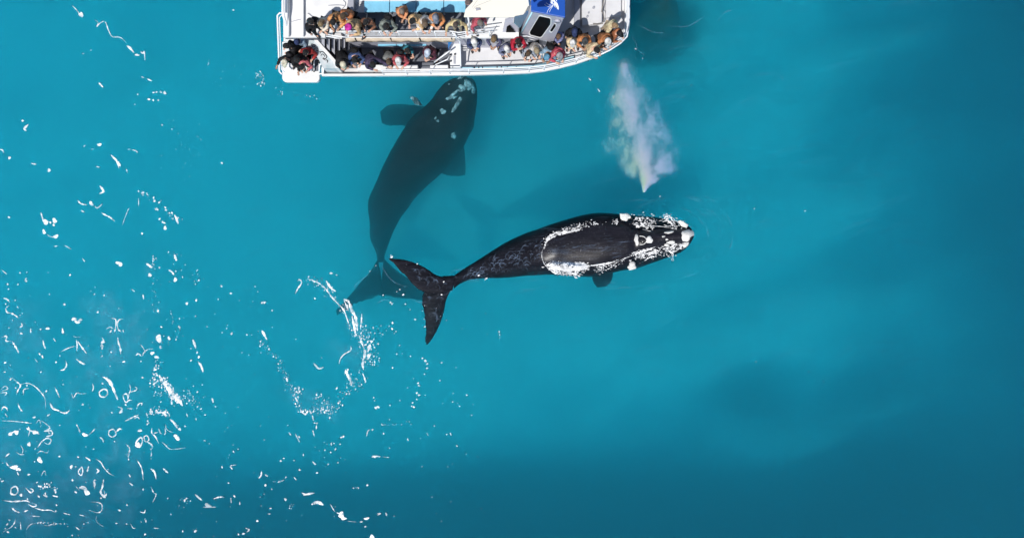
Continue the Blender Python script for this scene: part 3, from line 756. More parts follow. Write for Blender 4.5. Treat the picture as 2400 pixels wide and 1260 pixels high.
def make_whale_foam():
    S = lambda p, w, j=.4: streak(p, w, j, z=0.035)
    Z = 0.035
    def band(path, n, spread, r0, r1, seed):
        r = random.Random(seed); c = catmull(path, 8)
        for _ in range(n):
            u = r.random() * (len(c) - 1.001); i = int(u)
            q = c[i] * (1 - u + i) + c[i + 1] * (u - i)
            rr = r0 + (r1 - r0) * r.random() ** 1.6
            blob(q[0] + r.gauss(0, spread), q[1] + r.gauss(0, spread), rr * r.uniform(1, 1.9), rr * .8, r.uniform(-.6, .2) if q[1] < 575 else r.uniform(-.3, .4), z=Z + r.uniform(-.012, .012), seed=r.random())
    S([(1277, 582), (1284, 571), (1300, 561), (1325, 551), (1348, 545), (1366, 541)], 15, .35)
    band([(1280, 572), (1300, 556), (1330, 544), (1362, 537)], 200, 4.5, .8, 3.2, 1)
    band([(1284, 560), (1305, 545), (1340, 530), (1372, 524), (1400, 524)], 110, 3, .5, 1.5, 2)
    band([(1370, 540), (1400, 535), (1430, 530)], 60, 4.5, .5, 1.6, 3)
    S([(1366, 542), (1390, 536), (1420, 532), (1440, 529), (1446, 524), (1447, 512)], 2.2, .6)
    band([(1436, 518), (1444, 520)], 24, 5, .5, 1.6, 4)
    S([(1284, 619), (1300, 626), (1330, 631), (1360, 628), (1382, 624)], 9, .7)
    band([(1284, 620), (1310, 631), (1345, 634), (1372, 628)], 150, 5.5, .6, 2.6, 55)
    band([(1288, 618), (1320, 630), (1350, 628), (1376, 624)], 220, 6, .8, 3.4, 5)
    S([(1380, 623), (1410, 619), (1436, 614), (1450, 608)], 3.6, .6)
    S([(1432, 625), (1446, 614), (1462, 606), (1478, 600)], 2.4, .7)
    band([(1395, 632), (1430, 622), (1460, 610)], 90, 4.5, .5, 1.6, 6)
    band([(1400, 634), (1412, 630)], 30, 5, .5, 1.4, 16)
    S([(1276, 578), (1271, 588), (1270, 600), (1273, 612), (1279, 622), (1292, 634), (1312, 642), (1328, 644)], 2.0, .7)
    S([(1276, 574), (1282, 562), (1296, 550), (1308, 543)], 1.8, .7)
    band([(1300, 638), (1330, 643), (1350, 636)], 60, 3, .6, 2.2, 7)
    S([(1500, 532), (1520, 530), (1545, 530), (1566, 533), (1582, 537)], 1.8, .5); S([(1506, 537), (1530, 543), (1550, 548), (1566, 549)], 1.4, .5)
    # curls beside the head
    for q in ([(1488, 512), (1498, 510), (1502, 520), (1508, 528), (1516, 532)], [(1484, 522), (1492, 527), (1500, 532)], [(1520, 512), (1528, 520), (1524, 530), (1534, 528)], [(1560, 504), (1570, 506), (1574, 514), (1580, 520)],
              [(1554, 520), (1562, 516), (1572, 522), (1582, 530), (1586, 538)], [(1556, 526), (1566, 530), (1578, 526)], [(1483, 597), (1496, 592), (1512, 588), (1526, 582), (1536, 578)],
              [(1488, 604), (1500, 600), (1506, 590)], [(1506, 606), (1512, 596), (1524, 592), (1534, 594)], [(1556, 582), (1568, 580), (1580, 574), (1590, 568)], [(1558, 590), (1570, 588), (1578, 596), (1574, 602)],
              [(1566, 584), (1572, 592), (1584, 588), (1594, 580), (1602, 572)], [(1512, 610), (1520, 604), (1532, 600)]): S(q, 2.6, .7)
    band([(1486, 518), (1510, 516), (1540, 518)], 110, 6, .5, 1.7, 8); band([(1485, 528), (1530, 530)], 50, 3, .5, 2, 18)
    band([(1556, 508), (1570, 514), (1584, 530)], 95, 5.5, .5, 1.8, 9)
    band([(1484, 598), (1510, 594), (1538, 586)], 170, 6.5, .5, 2.2, 10); band([(1536, 592), (1545, 580)], 30, 6, .5, 1.4, 11)
    band([(1556, 584), (1580, 580), (1604, 568)], 130, 6, .6, 2.1, 12); band([(1566, 600), (1576, 598)], 26, 6, .5, 1.4, 13)
    band([(1590, 518), (1610, 532)], 30, 4, .5, 1.6, 14)
    r = random.Random(5)
    for _ in range(60):        # white specks on the skin
        x = 1284 + 80 * r.random() ** 1.6; y = 592 + r.gauss(4, 12)
        blob(x, y, r.uniform(.3, .6), r.uniform(.3, .6), z=.17, seed=r.random(), n=5)

make_whale_foam()
foam_and_glints.build('foam_and_glints', M_foam_glint, kind='stuff')  # wash round the whale plus the painted glint flecks
make_film()
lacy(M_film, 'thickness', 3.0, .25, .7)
fo = obj('foam_sheen_film', FV, FF, M_film, kind='stuff')
fo.data.attributes.new('thickness', 'FLOAT', 'POINT').data.foreach_set('value', np.array(FA, dtype=np.float32))  # opacity of the wash, painted haze and sheen

# --- the whale below the surface
def make_deep_whale():
    rows = [(1080, 183, 1096, 181, -.62, .2), (1056, 190, 1112, 190, -.50, .42), (1034, 207, 1119, 226, -.48, .65), (1016, 234, 1113, 266, -.5, .85), (990, 260, 1104, 302, -.52, 1.0), (962, 286, 1088, 338, -.55, 1.15),
            (940, 322, 1062, 372, -.6, 1.2), (915, 362, 1030, 404, -.65, 1.15), (895, 402, 1000, 432, -.7, 1.05), (879, 440, 970, 464, -.76, .9), (866, 482, 943, 502, -.84, .75),
            (869, 522, 922, 540, -.92, .6), (870, 560, 908, 575, -1.0, .45), (882, 590, 901, 600, -1.08, .32), (885, 614, 901, 614, -1.15, .25)]
    rows = [r[:4] + (r[4] - .65 - .9 * float(sstep(250, 600, r[1])), r[5]) for r in rows]
    vs, fs = loft_body(rows, roll=0.25, nseg=40, steps=6, rough=0.13)
    mb = MB().add(vs, fs)
    mb.add(*loft_blade([r[:4] + (r[4] - 1.6, r[5]) for r in [(885, 608, 901, 694, -1.30, .14), (868, 636, 880, 694, -1.25, .08), (848, 658, 858, 703, -1.25, .06), (825, 686, 836, 710, -1.3, .05), (805, 708, 812, 725, -1.45, .04), (787, 727, 790, 739, -1.75, .015)]], jag=.2))
    mb.add(*loft_blade([r[:4] + (r[4] - 1.6, r[5]) for r in [(900, 606, 893, 693, -1.30, .14), (925, 630, 930, 696, -1.25, .08), (955, 652, 960, 701, -1.3, .06), (985, 672, 988, 704, -1.4, .04), (1012, 696, 1012, 702, -1.6, .015)]], jag=.2))
    mb.add(*loft_blade([r[:4] + (r[4] - 1.6, r[5]) for r in [(1000, 250, 985, 300, -1.3, .2), (960, 246, 958, 296, -1.35, .14), (935, 244, 935, 294, -1.45, .10), (910, 247, 910, 295, -1.55, .07), (891, 262, 895, 288, -1.7, .03)]], jag=.1))
    mb.add(*loft_blade([r[:4] + (r[4] - 1.6, r[5]) for r in [(1086, 315, 1000, 392, -1.5, .2), (1088, 345, 1018, 400, -1.6, .14), (1090, 370, 1034, 406, -1.8, .1), (1091, 398, 1050, 411, -2.0, .06), (1090, 410, 1075, 413, -2.2, .02)]], jag=.1))
    skin = whale_skin('dark submerged skin', (0.008, 0.008, 0.010), (0.022, 0.021, 0.026), False)
    o = mb.build('whale', skin, smooth=True, label='dark whale swimming fully submerged with its head beside the boat hull', cat='whale')
    bv = BVHTree.FromPolygons([Vector(v) for v in mb.v], mb.f)
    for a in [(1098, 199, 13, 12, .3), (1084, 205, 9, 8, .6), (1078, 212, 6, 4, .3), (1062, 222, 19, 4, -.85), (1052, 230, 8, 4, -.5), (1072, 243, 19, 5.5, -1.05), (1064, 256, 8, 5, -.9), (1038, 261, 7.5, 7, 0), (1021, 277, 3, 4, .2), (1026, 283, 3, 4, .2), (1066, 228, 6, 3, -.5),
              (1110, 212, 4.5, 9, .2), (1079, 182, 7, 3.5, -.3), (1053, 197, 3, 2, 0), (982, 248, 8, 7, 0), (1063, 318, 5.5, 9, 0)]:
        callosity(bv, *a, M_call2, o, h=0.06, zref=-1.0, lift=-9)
    return o

make_deep_whale()

# --- the blow: a cloud of fine droplets hanging in the air above the head
def make_blow():
    path = [(1509, 450, .25, 2), (1511, 436, .5, 7), (1516, 420, .7, 20), (1512, 395, 1.0, 44), (1504, 360, 1.3, 54), (1494, 320, 1.6, 58), (1486, 280, 1.9, 50), (1480, 240, 2.1, 45), (1474, 205, 2.3, 36), (1468, 184, 2.4, 20), (1464, 170, 2.5, 8)]
    R = np.random.RandomState(12)
    O = P(1490, 310, 1.6)
    A = np.array(path, float)[::-1]
    pts = np.zeros((0, 3)); tint = np.zeros(0)
    want = 120000
    while len(pts) < want:
        n = 60000
        py = R.uniform(150, 450, n)
        cx = np.interp(py, A[::1, 1], A[:, 0]) if A[0, 1] < A[-1, 1] else np.interp(py, A[::-1, 1], A[::-1, 0])
        wz = [np.interp(py, A[:, 1], A[:, k]) for k in (2, 3)]
        u = R.uniform(-1.5, 1.5, n); v = R.uniform(-1, 1, n)
        px = cx + u * wz[1] * 1.3
        # wispy density
        wx = px / 30 + 1.6 * fbm(px / 26, py / 30, 3); wy = py / 62 + 1.6 * fbm(px / 30 + 9, py / 34, 3)
        f = fbm(wx, wy, 6)
        g = fbm(px / 9 + 30, py / 22, 4)
        d = 1.5 * (f - 0.5) + .6 * (g - .5) + 0.46 - 0.42 * u * u - .12 * v * v
        d = d * (0.18 + 0.82 * sstep(172, 262, py))
        core = np.exp(-((px - (1472 + (py - 220) * .30)) / 12) ** 2) * sstep(195, 240, py) * (1 - sstep(390, 440, py)) * .3
        jet = np.exp(-((px - (1512 + (420 - py) * .25)) / (3 + (450 - py) * .14)) ** 2) * sstep(380, 410, py) * (1 - sstep(415, 444, py)) * .35
        d = d * (1 - .8 * sstep(405, 446, py))
        gap = np.exp(-(((px - 1500) / 12) ** 2 + ((py - 262) / 26) ** 2)) * .35 + np.exp(-(((px - 1496) / 9) ** 2 + ((py - 408) / 24) ** 2)) * .5
        d = np.clip(d + core + jet - gap, 0, .85) ** 1.25
        keep = R.rand(n) * .9 < d
        k = 1.0 / H / PX
        z = wz[0] + v * wz[1] / PX * .45
        X = (px - 1200) * (H - z) * k; Y = (630 - py) * (H - z) * k
        q = np.stack([X, Y, z], 1)[keep]
        pts = np.concatenate([pts, q])
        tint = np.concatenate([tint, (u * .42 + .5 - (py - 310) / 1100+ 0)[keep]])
    pts = pts[:want] - np.array(O); tint = tint[:want]
    pts += R.normal(0, 1, pts.shape) * (np.where(R.rand(want) < .4, .17, .04) * sstep(.2, 1.6, pts[:, 2] + O[2]))[:, None]
    base = np.array([(0.94, 0, -.33), (-.47, .82, -.33), (-.47, -.82, -.33), (0, 0, 1)])
    r = 0.0060 * (0.6 + 1.0 * R.rand(want) ** 2)
    ang = R.rand(want) * 6.28
    ca, sa = np.cos(ang), np.sin(ang)
    V = base[None] * r[:, None, None]
    V = np.stack([V[..., 0] * ca[:, None] - V[..., 1] * sa[:, None], V[..., 0] * sa[:, None] + V[..., 1] * ca[:, None], V[..., 2]], -1) + pts[:, None]
    me = bpy.data.meshes.new('whale_blow')
    F = (np.arange(want)[:, None, None] * 4 + np.array([(0, 1, 3), (1, 2, 3), (2, 0, 3), (0, 2, 1)])[None]).reshape(-1)
    me.vertices.add(want * 4); me.vertices.foreach_set('co', V.reshape(-1).astype(np.float32))
    me.loops.add(len(F)); me.loops.foreach_set('vertex_index', F.astype(np.int32))
    me.polygons.add(len(F) // 3); me.polygons.foreach_set('loop_start', np.arange(0, len(F), 3, dtype=np.int32))
    me.update(calc_edges=True)
    a = me.attributes.new('tint', 'FLOAT', 'POINT'); a.data.foreach_set('value', np.repeat(tint, 4).astype(np.float32))
    # rainbow light painted into the droplet colour: yellow green on one flank, violet on the other
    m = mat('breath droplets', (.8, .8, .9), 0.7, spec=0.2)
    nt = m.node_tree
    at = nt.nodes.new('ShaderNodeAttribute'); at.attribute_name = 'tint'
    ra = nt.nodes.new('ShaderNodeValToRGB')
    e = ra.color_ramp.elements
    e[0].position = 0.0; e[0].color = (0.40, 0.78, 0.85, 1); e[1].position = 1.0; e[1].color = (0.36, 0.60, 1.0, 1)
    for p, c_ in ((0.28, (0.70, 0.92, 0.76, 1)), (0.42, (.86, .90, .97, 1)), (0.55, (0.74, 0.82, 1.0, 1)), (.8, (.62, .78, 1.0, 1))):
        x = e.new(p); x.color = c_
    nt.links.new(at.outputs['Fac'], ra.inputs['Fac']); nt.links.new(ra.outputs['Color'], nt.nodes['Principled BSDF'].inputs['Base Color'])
    me.materials.append(m)
    o = bpy.data.objects.new('whale_blow', me); C.objects.link(o)
    tag(o, label='pale mist of whale breath with a faint rainbow tint above the water', cat='whale blow', kind='stuff')
    o.location = O
    return o

make_blow()

# ------------------------------------------------------------------ the tour boat
M_white = mat('white gelcoat', (0.80, 0.80, 0.80), 0.35, var=0.13, scale=2.6, bump=0.08, bscale=6)
M_deck = mat('off white deck', (0.66, 0.66, 0.68), 0.8, var=0.10, scale=2.5, bump=0.2, bscale=60)
M_grey = mat('grey nonslip deck', (0.145, 0.155, 0.185), 0.85, var=0.18, scale=3, bump=0.3, bscale=70)
M_midgrey = mat('grey painted metal', (0.36, 0.37, 0.42), 0.5, var=0.1, scale=4)
M_lav = mat('pale grey cabin paint', (0.40, 0.40, 0.47), 0.35, var=0.10, scale=2)
M_cream = mat('cream canopy panel', (0.80, 0.76, 0.66), 0.6, var=0.04, scale=1.5)
M_canvas = mat('beige canvas', (0.62, 0.52, 0.40), 0.9, var=0.18, scale=6, bump=0.5, bscale=12)
M_bench = mat('light blue cushion', (0.20, 0.52, 0.72), 0.6, var=0.12, scale=5, bump=0.2, bscale=14)
M_stripe = mat('pale blue side paint', (0.42, 0.68, 0.78), 0.4, var=0.18, scale=4)
M_navy = mat('blue side paint', (0.03, 0.16, 0.42), 0.35)
M_blue = mat('blue roof paint', (0.012, 0.085, 0.42), 0.4, var=0.12, scale=2)
M_rail = mat('white rail tube', (0.82, 0.84, 0.88), 0.25)
M_steel = mat('steel tube', (0.55, 0.58, 0.62), 0.25, metal=0.8)
M_dark = mat('dark tread', (0.02, 0.022, 0.03), 0.7)
M_glass = mat('dark cabin glass', (0.003, 0.003, 0.004), 0.5, spec=0.05)
M_black = mat('black paint', (0.012, 0.012, 0.015), 0.5)
M_mark = mat('white paint marking', (0.82, 0.86, 0.92), 0.5)
M_rope = mat('weathered rope', (0.22, 0.20, 0.18), 0.9)
M_tealp = mat('sea stained quarter panel', (0.30, 0.42, 0.46), 0.4, var=0.35, scale=3, col2=(0.62, 0.64, 0.66))

boat = empty('tour_boat', (P(1060, 60, 0).x, 10.1, 0), label='white whale watching boat with blue cabin roof and crowded rails', cat='boat')
BO = Vector(boat.location)

def part(mb, name, m, parent=None, smooth=False, bevel=0.0, **kw):
    """a part of the boat: its points are kept relative to the boat"""
    par = parent or boat
    mb.v = [(v[0] - BO.x, v[1] - BO.y, v[2] - BO.z) for v in mb.v]
    return mb.build(name, m, par, smooth, bevel, **kw)

def offset(poly, d):
    """polygon shrunk inwards by d"""
    n = len(poly)
    area = sum(poly[i][0] * poly[(i + 1) % n][1] - poly[(i + 1) % n][0] * poly[i][1] for i in range(n))
    s = 1 if area > 0 else -1
    out = []
    for i in range(n):
        p0, p1, p2 = Vector(poly[i - 1]), Vector(poly[i]), Vector(poly[(i + 1) % n])
        a = (p1 - p0).normalized(); b = (p2 - p1).normalized()
        na = Vector((-a.y, a.x)) * s; nb = Vector((-b.y, b.x)) * s
        q = (na + nb); q = q / max(q.length_squared, .35) * 2 * 0.5 * 2 / 2
        out.append(tuple(p1 + q * d * (1 if q.length > 0 else 0)))
    return out

GZ = 1.25
YC = 10.1
_south = [(664, 97), (750, 97), (754, 178), (900, 177.5), (1010, 176.5), (1100, 175.5), (1180, 173.5), (1240, 171), (1275, 167), (1310, 160), (1350, 150), (1390, 136.5), (1425, 120), (1450, 104), (1464, 90), (1469, 62)]
south = [(P(a, b, GZ).x, P(a, b, GZ).y) for a, b in _south]
outline = south + [(x, 2 * YC - y) for x, y in reversed(south)]

def make_hull():
    rings = [(offset(outline, .8), -0.7), (offset(outline, .55), -0.05), (offset(outline, .34), 0.5), (offset(outline, 0.05), 1.05), (outline, 1.12), (outline, GZ), (offset(outline, .15), GZ), (offset(outline, .15), 0.96)]
    n = len(outline)
    vs, fs = [], []
    for r, z in rings: vs += [(x, y, z) for x, y in r]
    for j in range(len(rings) - 1):
        for i in range(n):
            fs.append((j * n + i, j * n + (i + 1) % n, (j + 1) * n + (i + 1) % n, (j + 1) * n + i))
    fs.append(tuple(range(n - 1, -1, -1)))
    mb = MB().add(vs, fs)
    part(mb, 'hull', M_white)
    part(MB().prism(offset(outline, .155), .9, 1.0), 'deck', M_deck)
    # painted strip along the inside of the gunwale
    mb = MB(); xs = [(1078, 162), (1140, 161), (1200, 159.5), (1236, 157.5), (1268, 153.5), (1300, 147), (1345, 136)]
    for (a, b), (c, d) in zip(xs, xs[1:]):
        mb.prism([tuple(P(a, b - 4.5, 1.2))[:2], tuple(P(c, d - 4.5, 1.2))[:2], tuple(P(c, d + 3.5, 1.2))[:2], tuple(P(a, b + 3.5, 1.2))[:2]], 1.003, 1.2)
    part(mb, 'side_locker', M_stripe)
    part(MB().pprism([(757, 159), (800, 159), (800, 164), (757, 164)], 1.21, .2), 'blue_ledge', M_navy)
    for a, b in ((838, 979), (1008, 1050)):
        part(MB().pprism([(a, 152), (b, 151.5), (b, 164), (a, 165)], 1.4, .39), 'locker_bench', M_white, bevel=.02)
    part(MB().pprism([(782, 96), (1064, 96), (1062, 160), (786, 161)], 1.008, .004), 'side_deck', M_grey)
    for x in (1112, 1122, 1131, 1165, 1175, 1210):
        part(MB().pprism([(x - 1.2, 156.5), (x + 1.2, 156.5), (x + 1.2, 160), (x - 1.2, 160)], 1.225, .03), 'drain_slot', M_black)

make_hull()

def make_platform():
    part(MB().pprism([(661, 97), (661, 184), (664, 190), (670, 192), (741, 192), (746, 190), (749, 185), (749, 97)], .70, .22), 'stern_platform', M_white, bevel=.03)
    part(MB().pprism([(722, 128), (746, 128), (746, 167), (722, 167)], .712, .004), 'platform_mat', M_grey)
    mb = MB()
    for d in (0, 5):
        mb.tube([P(664, 31 + d, 1.5), P(655 + d, 31 + d, 1.5), P(650 + d, 37 + d, 1.5), P(652.5 + d, 100, 1.4), P(655 + d, 168 - d, 1.35), P(661 + d, 174 - d, 1.35)], .035 if d == 0 else .022, 6)
    for y in (45, 100, 150):
        mb.tube([P(651 + (y - 45) * .04, y, 1.42), P(656 + (y - 45) * .04, y, .62)], .022, 6)
    part(mb, 'stern_rail', M_rail, smooth=True)
    mb = MB()
    mb.tube([P(663, -40, 3.1), P(663, 28, 3.1), P(665, 40, 3.0), P(672, 60, 2.7)], .05, 8)
    mb.tube([P(671, -40, 2.9), P(671, 30, 2.9)], .04, 8)
    part(mb, 'corner_rail', M_rail, smooth=True)
    mb = MB()
    mb.tube([P(729, 168, 1.3), P(729, 133, 1.5), P(733, 129, 1.5), P(752, 129, 1.5), P(755, 133, 1.5)], .022, 6)
    mb.tube([P(736, 166, 1.25), P(736, 142, 1.4), P(740, 138, 1.4), P(756, 138, 1.4)], .018, 6)
    mb.tube([P(748, 168, 1.3), P(749, 153, 1.4), P(753, 149, 1.4), P(758, 150, 1.4), P(759, 158, 1.4), P(757, 172, 1.2), P(748, 174, 1.2)], .03, 6)
    part(mb, 'boarding_gate', M_rail, smooth=True)
    # quarter panel with its painted curls
    q = part(MB().pprism([(690, 93), (740, 95), (789, 150), (789, 160), (757, 160), (746, 138), (722, 112), (696, 100)], 1.8, .8), 'quarter_panel', M_tealp)
    part(MB().pprism([(736, 94), (744, 94), (794, 150), (793, 160), (786, 160), (786, 151)], 1.86, .86), 'panel_rail', M_white, q)
    mb = MB()
    for pts, w in (([(728.5, 103.5), (731, 107), (736, 110), (739, 109), (736, 105), (730, 103)], 1.6), ([(733, 109), (730, 113), (734, 117)], 1.6), ([(735, 119), (738, 114), (743, 113), (746, 116), (743, 119), (740, 117)], 1.5),
                   ([(745, 119), (751, 122)], 1.4), ([(750, 126), (751, 122), (757, 122), (763, 128), (766, 134), (762, 138), (757, 136)], 2.2), ([(752, 131), (755, 127), (760, 130), (761, 134)], 1.6), ([(756, 138), (762, 141), (767, 141)], 1.4),
                   ([(765, 140), (768, 143), (767, 147)], 2.0)):
        mb.ribbon([tuple(c) for c in catmull(pts, 4)], w, 1.806)
    part(mb, 'painted_curl', M_black, q)

make_platform()

def make_upper_deck():
    UZ = 2.6
    def xy(a, b, z=UZ): return tuple(P(a, b, z))[:2]
    ytop = 2 * YC - P(0, 88, UZ).y
    a = [xy(664, 88), xy(762, 88), xy(762, 76), xy(812, 76), xy(812, 89), xy(1216, 89)]
    poly = a + [(a[-1][0], ytop), (a[0][0], ytop)]
    part(MB().prism(poly, UZ - .12, UZ), 'upper_deck', M_white)
    part(MB().prism([xy(832, 30), xy(1090, 30), xy(1090, 87), xy(818, 87), xy(818, 60)], UZ + .002, UZ + .008), 'upper_deck_floor', M_grey)
    # the wall below the deck edge
    x0, x1 = xy(812, 0)[0], xy(1216, 0)[0]
    part(MB().box(x0, x1, xy(0, 89)[1] + .06, ytop - .3, 1.0, UZ - .13), 'lower_cabin', M_lav)
    part(MB().box(xy(700, 0)[0], x0 - .9, xy(0, 89)[1] + .5, ytop - .3, 1.0, UZ - .13), 'aft_cabin', M_lav)
    mb = MB()
    for x in (678, 712):
        mb.prism([xy(x - 1.5, 87), xy(x + 1.5, 87), (xy(x + 1.5, 87)[0], ytop), (xy(x - 1.5, 87)[0], ytop)], UZ + .001, UZ + .16)
    part(mb, 'deck_coaming', M_white)
    part(MB().pprism([(815, -60), (829, -60), (829, 36), (815, 36)], 3.0, .38), 'deck_beam', M_midgrey, bevel=.02)
    # stairs down to the side deck
    st = part(MB().pprism([(748, 92), (812, 92), (812, 140), (790, 146)], 1.02, .015), 'stairwell', M_dark)
    for k in range(5):
        x = 757 + 12 * k
        z = 2.35 - .27 * k
        s_ = part(MB().pprism([(x - 3.2, 92), (x + 3.6, 92), (x + 3.6, 110 + 9 * k), (x - 3.2, 102 + 9 * k)], z, .05), 'stair_tread', M_midgrey, st)
    mb = MB(); mb.tube([P(764, 81, 3.3), P(800, 86, 3.3), P(815, 88, 3.3)], .022, 6); mb.tube([P(764, 85, 3.0), P(796, 90, 3.0)], .022, 6)
    part(mb, 'stair_rail', M_rail, smooth=True)
    # canvas dodger along the deck edge
    vs, fs = [], []
    N = 40
    for i in range(N + 1):
        x = 810 + (1066 - 810) * i / N
        top = P(x, 90.5, 2.56); bot = P(x, 99 + 1.2 * math.sin(i * .9) * math.sin(i * .23), 2.15)
        top.z += 0; vs += [top, Vector(((top.x + bot.x) / 2, (top.y + bot.y) / 2 - .03 - .02 * math.sin(i * 1.3), 2.35)), bot]
    for i in range(N):
        for k in (0, 1): fs.append((3 * i + k, 3 * i + k + 1, 3 * i + k + 4, 3 * i + k + 3))
    cv = MB().add(vs, fs)
    o = part(cv, 'canvas_dodger', M_canvas, smooth=True)
    sd = o.modifiers.new('thick', 'SOLIDIFY'); sd.thickness = .015
    for x in (834, 917, 985, 1060): part(MB().tube([P(x - 2, 89, 2.6), P(x + 1.5, 96, 2.3)], .03, 6), 'canvas_strap', M_black, o)
    # rails
    mb = MB()
    for z, r in ((3.35, .022), (3.1, .016), (2.85, .016)):
        y = xy(0, 89)[1] + .03
        mb.tube([Vector((P(812, 0, UZ).x, y, z)), Vector((P(1060, 0, UZ).x, y, z)), Vector((P(1078, 0, UZ).x, y - .05, z)), Vector((P(1160, 0, UZ).x, y + .12, z))], r, 6)
    for x in range(812, 1161, 42):
        mb.tube([Vector((P(x, 0, UZ).x, xy(0, 89)[1] + .05, UZ - .05)), Vector((P(x, 0, UZ).x, xy(0, 89)[1] + .03, 3.35))], .018, 6)
    part(mb, 'upper_rail', M_rail, smooth=True)
    # loose lines and a hose on the aft deck
    for pts in ([(722, 32), (740, 44), (760, 40), (790, 30), (806, 18), (810, 8), (804, 0), (800, -20)], [(770, 14), (790, 13), (806, 14)], [(834, 10), (838, 20), (832, 24), (829, 12), (832, 0), (836, -20)], [(838, 8), (856, 4), (890, 1)], [(683, 52), (694, 49), (706, 46)], [(838, 13), (852, 9)]):
        part(MB().tube([Vector((*xy(*c), UZ + .03)) for c in catmull([tuple(p) for p in pts], 4)], .012, 5), 'deck_line', M_midgrey, smooth=True)
    # benches
    ed = [853, 913, 975, 1040, 1092]
    for a, b in zip(ed, ed[1:]):
        bn = part(MB().pprism([(a + .8, 3), (b - .8, 3), (b - .8, 28), (a + .8, 28)], 3.05, .09), 'bench_seat', M_bench, bevel=.015)
        part(MB().pprism([(a + .8, -2), (b - .8, -2), (b - .8, 2.2), (a + .8, 2.2)], 3.12, .35), 'bench_back', M_white, bn)
    for x in (856, 913, 975, 1040, 1088):
        p = P(x, 20, 3.0); part(MB().box(p.x - .03, p.x + .03, p.y - .12, p.y + .2, UZ, 2.955), 'bench_leg', M_midgrey)
    for a, b in ((886, 928), (930, 999)):
        part(MB().pprism([(a, 101), (b, 99), (b, 106.5), (a, 108)], 1.5, .1), 'side_bench', M_bench)
    # box of steps and ladder between the side deck and the walkway
    k = part(MB().pprism([(1053, 100), (1080, 97), (1080, 158), (1055, 158)], 1.55, .55), 'step_box', M_white, bevel=.02)
    for x, y in ((1056, 128), (1066, 127), (1056, 143)): part(MB().pprism([(x - 1.8, y - 1.5), (x + 1.8, y - 1.5), (x + 1.8, y + 1.5), (x - 1.8, y + 1.5)], 1.62, .08), 'latch', M_black, k)
    part(MB().pprism([(1063, 131), (1068, 131), (1068, 150), (1063, 150)], 1.563, .01), 'step_grip', M_midgrey, k)
    for y in (102, 107, 112, 117): part(MB().pprism([(1080, y), (1100, y - .5), (1100, y + 1), (1080, y + 1.5)], 1.3, .06), 'side_step', M_white)
    part(MB().pprism([(1050, 97), (1061, 97), (1051, 113), (1050, 113)], 2.0, .5), 'blue_bin', M_navy)
    mb = MB()
    mb.tube([P(1063, 78, 3.3), P(1069, 84, 3.2), P(1069, 90, 2.9), P(1078, 96, 2.6), P(1079, 130, 1.9), P(1080, 158, 1.7)], .028, 6)
    mb.tube([P(1020, 152, 1.6), P(1048, 140, 1.8), P(1053, 132, 1.8)], .02, 6); mb.tube([P(1018, 146, 1.5), P(1045, 126, 2.0), P(1056, 118, 2.0)], .03, 6)
    part(mb, 'gangway_rail', M_rail, smooth=True)

make_upper_deck()

def cast(px, py, p0, n):
    o = Vector((0, 0, H)); d = (P(px, py, 0) - o)
    t = (p0 - o).dot(n) / d.dot(n)
    return o + d * t

